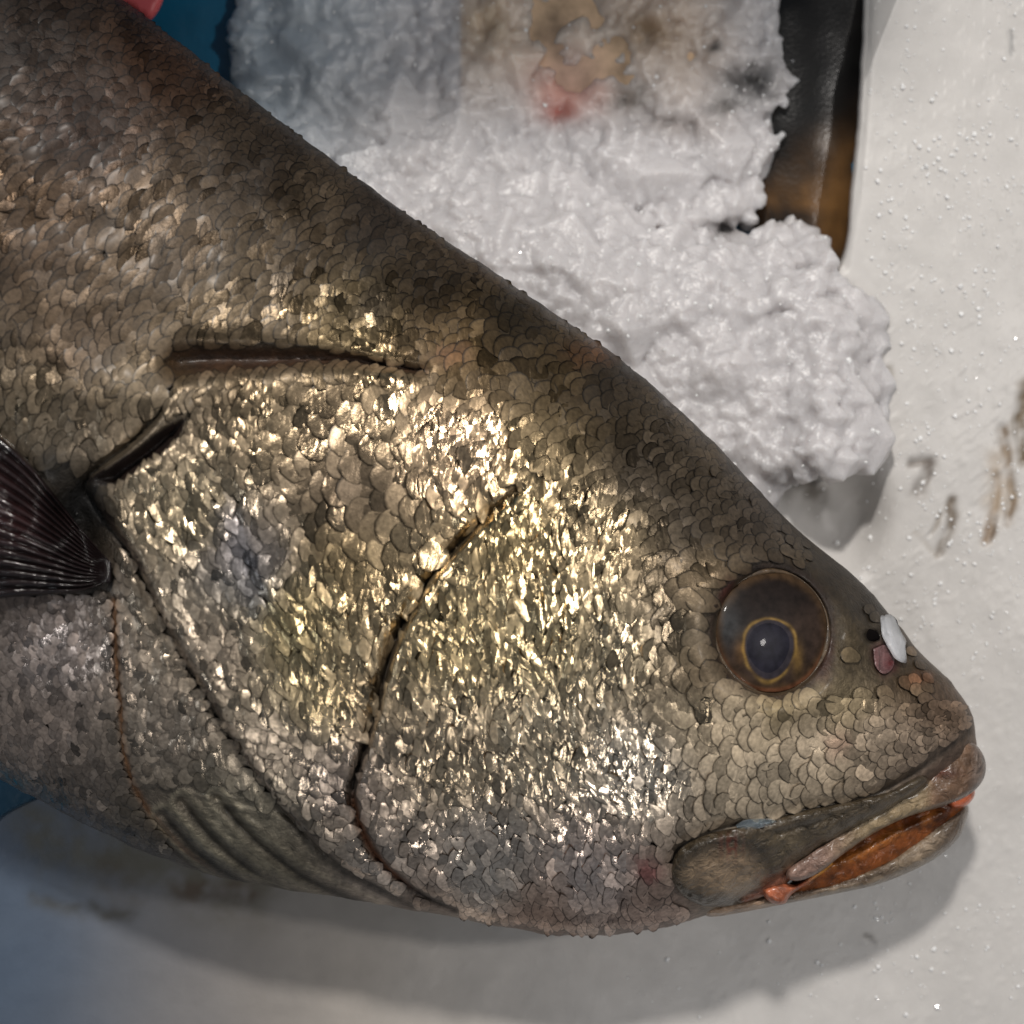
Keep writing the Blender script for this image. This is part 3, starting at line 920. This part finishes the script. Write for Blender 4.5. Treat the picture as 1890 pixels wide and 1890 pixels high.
def maxcol(x, y, q):
    c = np.zeros((len(x), 3)) + lin((74, 68, 52))
    wx = x + 10 * fbm(x, y, 30, 16, 3); wy = y + 10 * fbm(x, y, 30, 17, 3)
    k = np.exp(-(((wx - 1338) / 74) ** 2 + ((wy - 1612) / 44) ** 2) ** 2)
    c = mixc(c, k * .9, (142, 128, 102))
    c = mixc(c, np.exp(-((((wx - 1338) / 88) ** 2 + ((wy - 1608) / 58) ** 2) ** .5 - 1) ** 2 / .016) * .7 * (x < 1440), (42, 38, 28))
    c = mixc(c, np.exp(-(((wx - 1460) / 50) ** 2 + ((wy - 1560) / 26) ** 2)) * .4, (98, 92, 70))
    k = np.exp(-(((x - 1350) / 20) ** 2 + ((y - 1562) / 22) ** 2)) * (np.sin(x * .45) > -.2)
    c = mixc(c, k * .8, (92, 32, 18))
    c = mixc(c, np.exp(-(pline(x, y, [(1380, 1662), (1420, 1640), (1460, 1610)])[0] / 9) ** 2) * .5, (176, 112, 84))
    return c * np.array([1.05, .93, .96]) * (1 + .45 * fbm(x, y, 34, 12, 4))[:, None]


plate('maxilla', [(1238, 1604), (1256, 1566), (1310, 1538), (1390, 1522), (1460, 1502), (1550, 1482), (1640, 1462), (1700, 1432), (1712, 1452), (1640, 1500), (1560, 1540),
                  (1490, 1590), (1450, 1632), (1400, 1658), (1330, 1674), (1276, 1664), (1246, 1636)],
      lambda x, y: np.maximum(ltop(x) - 26 - .10 * np.clip(y - 1560, 0, 200), surf(x, y) - 4), 17, 15, M_smooth, fish, maxcol, rel=lambda x, y, q: 12 * fbm(x, y, 44, 21, 3) - 8 * np.exp(-(pline(x, y, [(1430, 1540), (1520, 1515), (1600, 1485)])[0] / 6) ** 2) - 7 * np.exp(-((q - .55) / .12) ** 2) * (x < 1440), under=60)


def lipcol(x, y, q):
    wx = x + 10 * fbm(x, y, 30, 18, 3); wy = y + 10 * fbm(x, y, 30, 19, 3)
    c = np.zeros((len(x), 3)) + lin((142, 130, 100))
    c = mixc(c, sstep(1600, 1500, wx) * .8, (140, 116, 106))
    c = mixc(c, sstep(1690, 1730, wx) * .8, (96, 72, 56))
    c = mixc(c, sstep(1786, 1806, wx) * .8, (110, 104, 96))
    c = mixc(c, np.exp(-(((wx - 1735) / 34) ** 2 + ((wy - 1428) / 13) ** 2)) * .7, (78, 28, 22))
    c = mixc(c, np.exp(-(pline(wx, wy, [(1480, 1580), (1570, 1518), (1680, 1452)])[0] / 6) ** 2) * .6, (60, 50, 36))
    c = mixc(c, sstep(.5, 0, q) * .35, (70, 56, 42))
    return c * np.array([1.0, .90, .92]) * (1 + .45 * fbm(x, y, 26, 13, 4))[:, None]


plate('upper_lip', [(1452, 1604), (1500, 1566), (1570, 1524), (1640, 1484), (1700, 1444), (1742, 1402), (1772, 1370), (1800, 1374), (1818, 1402), (1816, 1436), (1790, 1466), (1740, 1488),
                    (1680, 1506), (1620, 1534), (1560, 1574), (1510, 1612), (1472, 1626), (1452, 1620)],
      lambda x, y: ltop(x) - 4, 18, 14, M_smooth, fish, lipcol, rel=lambda x, y, q: 9 * fbm(x, y, 34, 22, 3) - 9 * np.exp(-(pline(x, y, [(1480, 1580), (1570, 1518), (1680, 1452)])[0] / 5) ** 2), under=50)


def jawcol(x, y, q):
    c = np.zeros((len(x), 3)) + lin((134, 122, 102))
    c = mixc(c, sstep(1560, 1420, x) * .6, (168, 142, 116))
    c = mixc(c, sstep(1690, 1770, x) * .6, (92, 84, 76))
    d, s, t = pline(x, y, [(1420, 1660), (1500, 1640), (1600, 1622)])
    c = mixc(c, np.exp(-(d / 6) ** 2) * .8, (62, 48, 36))
    c = mixc(c, np.clip(fbm(x, y, 44, 20, 3) * 2.4, 0, .7), (84, 70, 54))
    return c * np.array([1.0, .92, .92]) * (1 + .4 * fbm(x, y, 22, 14, 3))[:, None]


plate('lower_jaw', [(1290, 1676), (1400, 1652), (1480, 1634), (1560, 1618), (1640, 1582), (1710, 1535), (1756, 1500), (1784, 1486), (1786, 1505), (1770, 1545), (1735, 1578), (1690, 1604), (1620, 1632),
                    (1540, 1650), (1440, 1670), (1370, 1684), (1310, 1692)],
      lambda x, y: ltop(x) - 78, 40, 20, M_smooth, fish, jawcol, under=150,
      rel=lambda x, y, q: -8 * np.exp(-(pline(x, y, [(1420, 1660), (1500, 1640), (1600, 1622)])[0] / 5) ** 2) + 3 * fbm(x, y, 26, 23, 3))


def mouthcol(x, y, q):
    c = np.zeros((len(x), 3)) + lin((120, 66, 28))
    d, s, t = pline(x, y, [(1500, 1610), (1580, 1580), (1660, 1535), (1740, 1500)])
    c = mixc(c, np.exp(-(d / 8) ** 2) * .7, (168, 104, 44))
    c = mixc(c, np.clip(fbm(x, y, 30, 15, 3) * 2.2, 0, .8), (70, 30, 12))
    return c


plate('mouth_lining', [(1430, 1655), (1480, 1612), (1560, 1560), (1640, 1512), (1720, 1480), (1776, 1470), (1776, 1500), (1720, 1545), (1640, 1598), (1560, 1632), (1480, 1650)],
      lambda x, y: ltop(x) - 60, 20, 30, M_mouth, fish, mouthcol, rel=lambda x, y, q: 7 * np.exp(-(pline(x, y, [(1500, 1612), (1580, 1582), (1660, 1537), (1740, 1502)])[0] / 7) ** 2) + 6 * fbm(x, y, 30, 24, 3), under=60)
plate('lip_flesh', [(1748, 1478), (1772, 1466), (1796, 1454), (1798, 1470), (1784, 1486), (1760, 1492)], lambda x, y: ltop(x) - 44, 22, 12, M_mouth, fish, const((214, 112, 72)), under=20, sp=3)
plate('mouth_corner', [(1404, 1640), (1440, 1628), (1470, 1632), (1500, 1612), (1530, 1592), (1536, 1598), (1500, 1626), (1462, 1650), (1448, 1668), (1428, 1668), (1410, 1655)],
      lambda x, y: ltop(x) - 40, 30, 12, M_mouth, fish, lambda x, y, q: mixc(np.zeros((len(x), 3)) + lin((172, 100, 70)), sstep(1480, 1520, x), (188, 128, 50)), under=30, sp=3)

# eye: domed eyeball with iris ring and clouded pupil
eyeball = None
ER = 104.0
nr, na = 60, 96
rr = np.linspace(0, 1, nr); aa = np.linspace(0, 2 * math.pi, na, endpoint=False)
R_, A_ = np.meshgrid(rr, aa, indexing='ij')
ex = EYE[0] + ER * R_ * np.cos(A_); ey = EYE[1] + ER * 1.08 * R_ * np.sin(A_)
ze = surf(np.array([EYE[0] + 125]), np.array([EYE[1]]))[0]; zw = surf(np.array([EYE[0] - 125]), np.array([EYE[1]]))[0]
zn = surf(np.array([EYE[0]]), np.array([EYE[1] - 130]))[0]; zs = surf(np.array([EYE[0]]), np.array([EYE[1] + 130]))[0]


def eyeplane(x, y):
    return (ze + zw + zn + zs) / 4 + (ze - zw) / 250 * (x - EYE[0]) * .8 + (zs - zn) / 260 * (y - EYE[1]) * .8


ez = eyeplane(ex, ey) - 26 + 26 * np.sqrt(np.clip(1 - (R_ * .96) ** 2, 0, 1))
pr = np.hypot((ex - 1420) / 44.0, (ey - (1192 + 6 * ((ex - 1420) / 44) ** 2 * 0)) / (53.0 + 0.12 * (ey - 1192)))
ecol = np.zeros(ex.shape + (3,)) + lin((50, 39, 33))


def m3(c, k, col):
    return c * (1 - k[..., None]) + lin(col) * k[..., None]


ecol = m3(ecol, sstep(1190, 1110, ey + .35 * (ex - 1424)) * .95, (30, 24, 22))
ecol = m3(ecol, np.exp(-(((ex - 1345) / 28) ** 2 + ((ey - 1160) / 36) ** 2)) * .7, (60, 62, 64))
ecol = m3(ecol, np.exp(-((pr - 1.10 + .10 * fbm(ex, ey, 30, 55, 2)) / .065) ** 2) * np.clip(.75 + fbm(ex, ey, 24, 56, 2) * 1.2, .15, 1), (128, 102, 54))
ecol = m3(ecol, np.exp(-((ex - 1472) / 10) ** 2 - ((ey - 1215) / 28) ** 2) * .3, (150, 116, 50))
ecol = m3(ecol, np.exp(-((ex - 1368) / 12) ** 2 - ((ey - 1200) / 24) ** 2) * .3, (128, 90, 36))
ecol = m3(ecol, sstep(1.06, .98, pr), (44, 40, 46))
ecol = m3(ecol, sstep(.80, .98, R_ + .10 * fbm(ex, ey, 30, 57, 3)) * .9, (64, 48, 32))
ecol = m3(ecol, sstep(.9, .97, R_) * np.clip(np.sin(A_), 0, 1) * .6, (120, 76, 54))
px, py, pz = P(ex.ravel(), ey.ravel(), ez.ravel())
ev = np.stack([px, py, pz], 1)
# close with a bowl below
px, py, pz = P(np.array([EYE[0]]), np.array([EYE[1]]), np.array([ez.min() - 40]))
ev = np.concatenate([ev, np.stack([px, py, pz], 1)])
ef = grid_faces(nr, na, closed=True).tolist() + [[(nr - 1) * na + k, (nr - 1) * na + (k + 1) % na, nr * na] for k in range(na)]
eye = make_obj('eye', ev, ef, M_eye, fish, col=np.concatenate([ecol.reshape(-1, 3), lin((30, 20, 14))[None]]))
# pupil lens: slightly raised blue-grey disc
pa = np.linspace(0, 2 * math.pi, 48, endpoint=False); prr = np.linspace(0, 1, 10)
Rp, Ap = np.meshgrid(prr, pa, indexing='ij')
qx = 1418 + 40 * Rp * np.cos(Ap) * (1 + .06 * np.cos(2 * Ap + .6)); qy = 1190 + 49 * Rp * np.sin(Ap) * (1 + .13 * np.sin(Ap))
rad = np.hypot(qx - EYE[0], (qy - EYE[1]) / 1.08) / ER
qz = eyeplane(qx, qy) - 26 + 26 * np.sqrt(np.clip(1 - (rad * .96) ** 2, 0, 1)) + 2.5 * (1 - Rp ** 4) - .5
px, py, pz = P(qx.ravel(), qy.ravel(), qz.ravel())
make_obj('pupil', np.stack([px, py, pz], 1), grid_faces(10, 48, closed=True), M_eye, eye, col=np.zeros((480, 3)) + lin((34, 33, 42)))


def tube(name, pts, radii, m, parent, seg=8, closed=False, col=None):
    """pts in photo px with heights; radius in px"""
    pts = np.array(pts, float); n = len(pts)
    x, y, z = P(pts[:, 0], pts[:, 1], pts[:, 2])
    W = np.stack([x, y, z], 1)
    vs = []
    for i in range(n):
        a = W[(i - 1) % n] if (closed or i) else W[i]; b = W[(i + 1) % n] if (closed or i < n - 1) else W[i]
        t = (b - a) / (np.linalg.norm(b - a) + 1e-12)
        s1 = np.cross(t, (0, 0, 1)); s1 /= np.linalg.norm(s1) + 1e-12; s2 = np.cross(t, s1)
        r = radii[i] * S if hasattr(radii, '__len__') else radii * S
        for k in range(seg):
            an = 2 * math.pi * k / seg
            vs.append(W[i] + r * (math.cos(an) * s1 + math.sin(an) * s2))
    f = []
    for i in range(n if closed else n - 1):
        for k in range(seg):
            f.append([i * seg + k, i * seg + (k + 1) % seg, ((i + 1) % n) * seg + (k + 1) % seg, ((i + 1) % n) * seg + k])
    if not closed:
        f += [list(range(seg)), [(n - 1) * seg + k for k in range(seg)][::-1]]
    c = None if col is None else np.zeros((len(vs), 3)) + lin(col)
    return make_obj(name, vs, f, m, parent, col=c)


ring_pts = []
for k in range(72):
    a = 2 * math.pi * k / 72
    x = EYE[0] + ER * 1.0 * math.cos(a); y = EYE[1] + ER * 1.08 * math.sin(a)
    ring_pts.append((x, y, float(eyeplane(np.array(x), np.array(y))) - 21 + 2.5 * math.sin(3 * a) + 1.5 * math.sin(7 * a)))
tube('eye_rim', ring_pts, [3.2 + 2.2 * math.sin(a * 3 * 2 * math.pi / 72 + 1) for a in range(72)], M_rim, fish, closed=True)

# nostril flap
plate('nostril_flap', [(1612, 1198), (1634, 1190), (1650, 1206), (1648, 1232), (1632, 1244), (1616, 1230)], lambda x, y: surf(x, y) + 1, 5, 12, M_smooth, fish,
      lambda x, y, q: mixc(np.zeros((len(x), 3)) + lin((112, 80, 80)), np.exp(-(((x - 1644) / 10) ** 2 + ((y - 1224) / 12) ** 2)), (80, 12, 18)), sp=3, under=16)

plate('nostril', [(1590, 1170), (1602, 1161), (1618, 1166), (1624, 1178), (1610, 1185), (1594, 1182)], lambda x, y: surf(x, y) * 0 + float(surf(1607, 1172)) + 3, 2, 5, M_black, fish, const((10, 8, 8)), sp=3, under=8)
# pectoral fin: fan of rays
NR, NL = 260, 90
fin_root = (206, 1052)
q = np.linspace(0, 1, NR)
upx = np.array([(206, 1040), (150, 975), (95, 905), (40, 838), (-40, 770), (-200, 650), (-330, 560)], float)
lwx = np.array([(204, 1072), (150, 1092), (90, 1098), (20, 1102), (-60, 1112), (-260, 1120), (-460, 1080)], float)
tl = np.linspace(0, 1, 7); tL = np.linspace(0, 1, NL)
ux_ = crm(tL, tl, upx[:, 0]); uy_ = crm(tL, tl, upx[:, 1]); lx_ = crm(tL, tl, lwx[:, 0]); ly_ = crm(tL, tl, lwx[:, 1])
FX = ux_[:, None] * (1 - q) + lx_[:, None] * q; FY = uy_[:, None] * (1 - q) + ly_[:, None] * q
bulge = (np.sin(q * math.pi) * 26)[None, :] * sstep(.1, 1, tL)[:, None]
FX = FX - bulge
nray = 15
ridge = np.abs(np.sin(q * math.pi * nray)) ** .8
FZ0 = surf(FX, FY)
k5 = np.linspace(0, 1, NL)[:, None]
FZ = np.maximum(FZ0, 236) + 14 + 26 * np.sin(q * math.pi)[None, :] * sstep(0, .25, k5) + 8 * ridge[None, :] * sstep(0, .1, k5) + 7 * fbm(FX, FY, 80, 33, 3)
fcol = np.zeros(FX.shape + (3,)) + lin((40, 28, 28))
fcol = fcol * .55 * (.45 + .9 * ridge[None, :, None] ** 2)
fcol = m3(fcol, np.exp(-((q - .45) / .22) ** 2)[None, :] * sstep(.25, .7, k5) * .5, (78, 44, 44))
px, py, pz = P(FX.ravel(), FY.ravel(), FZ.ravel()); v1 = np.stack([px, py, pz], 1)
px, py, pz = P(FX.ravel(), FY.ravel(), (FZ - 7).ravel()); v2 = np.stack([px, py, pz], 1)
f1 = grid_faces(NL, NR)
n1 = len(v1)
e = []
for j in range(NR - 1):
    e.append([j, j + 1, n1 + j + 1, n1 + j]); e.append([(NL - 1) * NR + j + 1, (NL - 1) * NR + j, n1 + (NL - 1) * NR + j, n1 + (NL - 1) * NR + j + 1])
for i in range(NL - 1):
    e.append([(i + 1) * NR, i * NR, n1 + i * NR, n1 + (i + 1) * NR]); e.append([i * NR + NR - 1, (i + 1) * NR + NR - 1, n1 + (i + 1) * NR + NR - 1, n1 + i * NR + NR - 1])
make_obj('pectoral_fin', np.concatenate([v1, v2]), f1.tolist() + (f1[:, ::-1] + n1).tolist() + e, M_fin, fish,
         col=np.concatenate([fcol.reshape(-1, 3)] * 2))

# ------------------------------------------------------------------ the dark fish and the pale fish in the ice behind


def small_fish(name, label, axis, half_w, half_t, zc, m, colfun, group=None):
    """a plain fish trunk: tapering, with a seam and gill line, partly buried"""
    ax = smooth_line(axis, 10); n = len(ax); seg = 64
    root = empty(name, label, 'fish', group)
    vs = []; cs = []
    ax = np.array(ax)
    tg = np.gradient(ax, axis=0); tg /= np.hypot(tg[:, 0], tg[:, 1])[:, None]
    for i in range(n):
        t = i / (n - 1)
        prof = max(.03, (math.sin(math.pi * min(1, (t * .92 + .06))) ** .55))
        for k in range(seg):
            a = 2 * math.pi * k / seg
            o = math.cos(a) * half_w * prof
            x = ax[i, 0] - tg[i, 1] * o; y = ax[i, 1] + tg[i, 0] * o
            z = zc + math.sin(a) * half_t * prof
            vs.append((x, y, z)); cs.append((t, a))
    vs = np.array(vs); cs = np.array(cs)
    vs[:, 2] += 3 * fbm(vs[:, 0], vs[:, 1], 60, 71, 3)
    px, py, pz = P(vs[:, 0], vs[:, 1], vs[:, 2])
    f = grid_faces(n, seg, closed=True).tolist() + [list(range(seg))[::-1], [(n - 1) * seg + k for k in range(seg)]]
    make_obj('trunk', np.stack([px, py, pz], 1), f, m, root, col=colfun(vs[:, 0], vs[:, 1], cs))
    # back fin: a low ridge with spines
    ridge = [(ax[i, 0] - tg[i, 1] * half_w * .1, ax[i, 1] + tg[i, 0] * half_w * .1, zc - half_t * 1.02) for i in range(int(n * .3), int(n * .7))]
    tube('belly_fin', ridge, 5, m, root, col=(30, 24, 18))
    return root


def darkcol(x, y, cs):
    c = np.zeros((len(x), 3)) + lin((13, 11, 10))
    k = sstep(200, 420, y + .6 * (x - 1500)) * np.clip(.7 + fbm(x, y, 50, 81, 3) * 1.5, 0, 1)
    c = mixc(c, k * .85, (104, 74, 40))
    k = np.exp(-(((x - 1522) / 14) ** 2 + ((y - 262) / 16) ** 2)); c = mixc(c, k * .7, (120, 104, 90))
    return c


small_fish('fish', 'dark brown fish sunk between the crushed ice and the right-hand ice edge', [(1560, -760), (1520, -400), (1500, -50), (1490, 200), (1480, 420), (1440, 640)], 135, 70, -140, M_dark, darkcol, None)


def palecol(x, y, cs):
    c = np.zeros((len(x), 3)) + lin((196, 168, 138))
    c = mixc(c, np.exp(-(((x - 1050) / 70) ** 2 + ((y - 150) / 80) ** 2)), (190, 158, 140))
    c = mixc(c, np.exp(-(((x - 1030) / 30) ** 2 + ((y - 205) / 26) ** 2)), (150, 62, 48))
    c = mixc(c, np.exp(-(((x - 1205) / 50) ** 2 + ((y - 60) / 40) ** 2)), (126, 96, 54))
    c = mixc(c, np.clip(fbm(x, y, 60, 85, 3) * 2, 0, .7) * sstep(1080, 1160, x), (96, 78, 56))
    return c


small_fish('fish', 'pale pinkish fish almost hidden under crushed ice at the top', [(800, -200), (900, -60), (1040, 60), (1180, 100), (1300, 120), (1400, 160)], 150, 60, -112, M_dark, palecol, None)

# ------------------------------------------------------------------ crushed ice heap
HEAP = [(416, -420), (414, 60), (424, 150), (470, 230), (560, 420), (760, 640), (1000, 820), (1250, 960), (1400, 975), (1446, 908), (1500, 888), (1560, 884), (1612, 862), (1640, 815),
        (1654, 700), (1640, 590), (1596, 520), (1552, 500), (1540, 440), (1500, 415), (1450, 392), (1404, 410), (1388, 432), (1425, 380), (1402, 335), (1440, 285), (1468, 200), (1478, 100),
        (1448, 60), (1452, -60), (1440, -420)]


def heap_h(x, y):
    base = -58 + 0 * x
    front = sstep(330, 560, y - 0.20 * (x - 1300))        # the near, bright clod on the slab
    front = np.maximum(front, sstep(150, 500, y + .0 * x) * sstep(1300, 900, x) * .9)
    h = base + 135 * front
    d, _, _ = pline(x, y, HEAP + [HEAP[0]])
    h = h + 44 * fbm(x, y, 150, 101, 2) + 62 * (np.abs(fbm(x, y, 95, 102, 2)) - .3)
    edgef = sstep(0, 60, d)
    h = np.where(y > 500, h * edgef + (1 - edgef) * 12, h)
    # the right flank runs out thinly over the slab
    h = h * (1 - sstep(1520, 1660, x) * .8 * (y > 480) * sstep(840, 760, y))
    h = h + 70 * np.exp(-(((x - 1540) / 90) ** 2 + ((y - 850) / 60) ** 2))
    # hollow between back and front ice
    h = h - 60 * np.exp(-(pline(x, y, [(1300, 425), (1380, 425)])[0] / 18) ** 2)
    return h


NS = 4200
sx = rng.uniform(400, 1670, NS * 2); sy = rng.uniform(-420, 990, NS * 2)
rr_ = np.where(rng.random(NS * 2) < .12, rng.uniform(38, 72, NS * 2), rng.uniform(9, 26, NS * 2))
ins = inpoly(sx, sy, HEAP); d, _, _ = pline(sx, sy, HEAP + [HEAP[0]])
ok = ins & (d > rr_ * .8)
sx, sy, rr_ = sx[ok], sy[ok], rr_[ok]
bmi = bmesh.new(); bmesh.ops.create_icosphere(bmi, subdivisions=1, radius=1)
iv = np.array([v.co[:] for v in bmi.verts]); ifc = np.array([[v.index for v in f.verts] for f in bmi.faces]); bmi.free()
hz = heap_h(sx, sy)
V_, F_ = [], []
for k in range(len(sx)):
    u = iv * (1 + rng.uniform(-.3, .3, (len(iv), 1)))
    v = np.stack([sx[k] + u[:, 0] * rr_[k] * rng.uniform(.8, 1.3), sy[k] + u[:, 1] * rr_[k] * rng.uniform(.8, 1.3), hz[k] - rr_[k] * (.45 if rr_[k] < 30 else .62) + u[:, 2] * rr_[k] * (1 if rr_[k] < 30 else .8)], 1)
    V_.append(v); F_.append(ifc + k * len(iv))
# core below the surface
cgx = np.arange(420, 1650, 20.0); cgy = np.arange(-400, 960, 20.0)
CX, CY = np.meshgrid(cgx, cgy)
cin = inpoly(CX, CY, HEAP) & (pline(CX, CY, HEAP + [HEAP[0]])[0] > 36)
ch = heap_h(CX, CY) - 26
cube = np.array([(-11, -11, 0), (11, -11, 0), (11, 11, 0), (-11, 11, 0), (-11, -11, 1), (11, -11, 1), (11, 11, 1), (-11, 11, 1)], float)
cf = np.array([(0, 3, 2, 1), (4, 5, 6, 7), (0, 1, 5, 4), (1, 2, 6, 5), (2, 3, 7, 6), (3, 0, 4, 7)])
vv = np.concatenate(V_); ffl = np.concatenate(F_).tolist()
cv = []
o_ = len(vv); nk = 0
for a, b, h in zip(CX[cin], CY[cin], ch[cin]):
    c8 = cube.copy(); c8[:, 0] += a; c8[:, 1] += b; c8[:, 2] = -100 + c8[:, 2] * (h + 100)
    cv.append(c8); ffl += (cf + o_ + nk * 8).tolist(); nk += 1
vv = np.concatenate([vv] + cv)
px, py, pz = P(vv[:, 0], vv[:, 1], vv[:, 2])
tmp = make_obj('crushed_ice', np.stack([px, py, pz], 1), ffl, M_snow)
md = tmp.modifiers.new('r', 'REMESH'); md.mode = 'VOXEL'; md.voxel_size = 4.2 * S; md.use_smooth_shade = True
ms = tmp.modifiers.new('s', 'SMOOTH'); ms.factor = .5; ms.iterations = 1
dg = bpy.context.evaluated_depsgraph_get()
me2 = bpy.data.meshes.new_from_object(tmp.evaluated_get(dg))
tmp.modifiers.clear()
old = tmp.data; tmp.data = me2; bpy.data.meshes.remove(old)
me2.name = 'crushed_ice'
nvv = len(me2.vertices); co = np.empty(nvv * 3); me2.vertices.foreach_get('co', co); co = co.reshape(-1, 3)
no = np.empty(nvv * 3); me2.vertices.foreach_get('normal', no); no = no.reshape(-1, 3)
k_ = 1 - co[:, 2] / S / HC
ipx = co[:, 0] / S / k_ + 945; ipy = 945 - co[:, 1] / S / k_
disp = 2.0 * fbm(ipx, ipy, 22, 111, 4) + 1.6 * fbm(ipx + co[:, 2] / S, ipy, 9, 112, 2)
co = co + no * (disp * S)[:, None]
me2.vertices.foreach_set('co', co.ravel())
icol = np.zeros((nvv, 3)) + lin((203, 200, 201))
wx = ipx + 20 * fbm(ipx, ipy, 60, 113, 3); wy = ipy + 20 * fbm(ipx, ipy, 60, 114, 3)


def ib(c, cx, cy, rx, ry, k, colr):
    return mixc(c, k * np.exp(-(((wx - cx) / rx) ** 2 + ((wy - cy) / ry) ** 2)), colr)


icol = mixc(icol, .55 * sstep(900, 500, wx + .4 * wy), (168, 190, 204))
icol = mixc(icol, .55 * sstep(845, 856, ipx) * sstep(260, 60, wy) * sstep(1420, 1250, wx), (214, 188, 160))
icol = ib(icol, 1045, 160, 60, 50, .8, (218, 150, 132)); icol = ib(icol, 1030, 205, 26, 22, .9, (160, 80, 64))
icol = ib(icol, 1200, 60, 50, 38, .85, (132, 104, 66)); icol = ib(icol, 1150, 180, 36, 26, .85, (70, 60, 50)); icol = ib(icol, 1392, 150, 44, 42, .95, (24, 22, 22))
icol = ib(icol, 1325, 90, 14, 9, .9, (50, 46, 44)); icol = ib(icol, 1340, 195, 26, 16, .7, (50, 46, 40)); icol = ib(icol, 900, 40, 40, 60, .4, (190, 160, 110)); icol = ib(icol, 1345, 420, 34, 18, .7, (74, 64, 60))
icol = ib(icol, 1250, 230, 90, 30, .5, (130, 116, 108)); icol = ib(icol, 1450, 410, 40, 12, .25, (150, 140, 130))
ca = me2.color_attributes.new('Col', 'FLOAT_COLOR', 'POINT')
c4 = np.ones((nvv, 4)); c4[:, :3] = np.clip(icol, 0, 1)
ca.data.foreach_set('color', c4.ravel())
if not me2.materials:
    me2.materials.append(M_snow)
me2.polygons.foreach_set('use_smooth', [True] * len(me2.polygons)); me2.update()
print('heap verts', nvv)
tag(tmp, kind='stuff', label='crushed ice heaped behind the back of the big fish', cat='ice')

# ------------------------------------------------------------------ glinting crystals and drops on the slab
V_, F_ = [], []
n = 0
while n < 1100:
    x = rng.uniform(1430, 1960); y = rng.uniform(-40, 1930)
    if y > 1300:
        x = rng.uniform(1150, 1960)
    if x < np.interp(y, xb_y, xb_x) + 10 or inpoly(np.array(x), np.array(y), HEAP) or inpoly(np.array(x), np.array(y), outline):
        continue
    dens = float(vnoise(np.array(x / 90), np.array(y / 90), 7))
    if rng.random() > dens ** 1.5 * (1 if x > 1600 else .35):
        continue
    r = min(rng.gamma(1.6, .8) + 1.0, 5)
    z = float(slab_height(np.array(x), np.array(y)))
    u = iv * (1 + rng.uniform(-.3, .3, (len(iv), 1))) * r
    px, py, pz = P(x + u[:, 0], y + u[:, 1], z + r * .35 + u[:, 2] * .8)
    V_.append(np.stack([px, py, pz], 1)); F_.append(ifc + n * len(iv)); n += 1
cr = make_obj('ice_crystals', np.concatenate(V_), np.concatenate(F_).tolist(), M_crystal, smooth=False)
tag(cr, kind='stuff', label='tiny glinting ice grains scattered over the packed ice', cat='ice')


def ice_flake(x, y, rx, ry, h, rot, label, m=None, col=(225, 228, 232), seed=0):
    bm = bmesh.new(); bmesh.ops.create_icosphere(bm, subdivisions=3, radius=1)
    v = np.array([q.co[:] for q in bm.verts]); f = [[q.index for q in g.verts] for g in bm.faces]; bm.free()
    nz = 1 + .28 * fbm(v[:, 0] * 40 + seed * 31 + v[:, 2] * 25, v[:, 1] * 40, 26, seed, 3) * 2
    v = v * nz[:, None]
    c, s = math.cos(rot), math.sin(rot)
    X_ = x + (v[:, 0] * rx * c - v[:, 1] * ry * s); Y_ = y + (v[:, 0] * rx * s + v[:, 1] * ry * c)
    z0 = surf(X_, Y_)
    px, py, pz = P(X_, Y_, z0 + 2 + h * .5 + v[:, 2] * h * .5)
    o = make_obj('ice_chunk', np.stack([px, py, pz], 1), f, m or M_snow, col=np.zeros((len(v), 3)) + lin(col))
    tag(o, label, 'ice chunk', 'bits of ice on the big fish')


M_clear = mat('melting_ice', rough=0.25, attr=True, trans=0.9, ior=1.31, bumps=(('n', 300, .4, .001),))
ice_flake(1648, 1172, 19, 44, 22, -.42, 'white elongated ice bit beside the nostril of the big fish', col=(200, 200, 204), seed=1)
ice_flake(1392, 1522, 34, 9, 6, -.15, 'clear melting ice sliver on the cheek above the jaw', M_clear, (190, 205, 215), 3)

V_, F_ = [], []
cand = np.nonzero((no[:, 2] > .5) & (ipy > -20) & (ipx > 400))[0]
for n_, k in enumerate(rng.choice(cand, 350)):
    r_ = rng.gamma(1.6, .8) + 1.0
    u = iv * (1 + rng.uniform(-.35, .35, (len(iv), 1))) * min(r_, 6) * S
    V_.append(co[k] + u); F_.append(ifc + n_ * len(iv))
cr2 = make_obj('ice_grains', np.concatenate(V_), np.concatenate(F_).tolist(), M_crystal, smooth=False)
tag(cr2, kind='stuff', label='loose ice grains glinting on top of the crushed ice heap', cat='ice')

# pink thing behind the back of the fish
def flat_z(z0):
    return lambda x, y: np.zeros_like(np.asarray(x, float)) + z0


pk = plate('pink_lid', [(150, -160), (330, -170), (318, -60), (300, 4), (282, 34), (268, 36), (240, 16), (190, -20)], flat_z(60), 16, 14, M_pinkpl, None,
           const((225, 96, 100)), under=10, sp=8)
tag(pk, 'pink smooth plastic corner poking out above the back of the big fish', 'plastic lid')
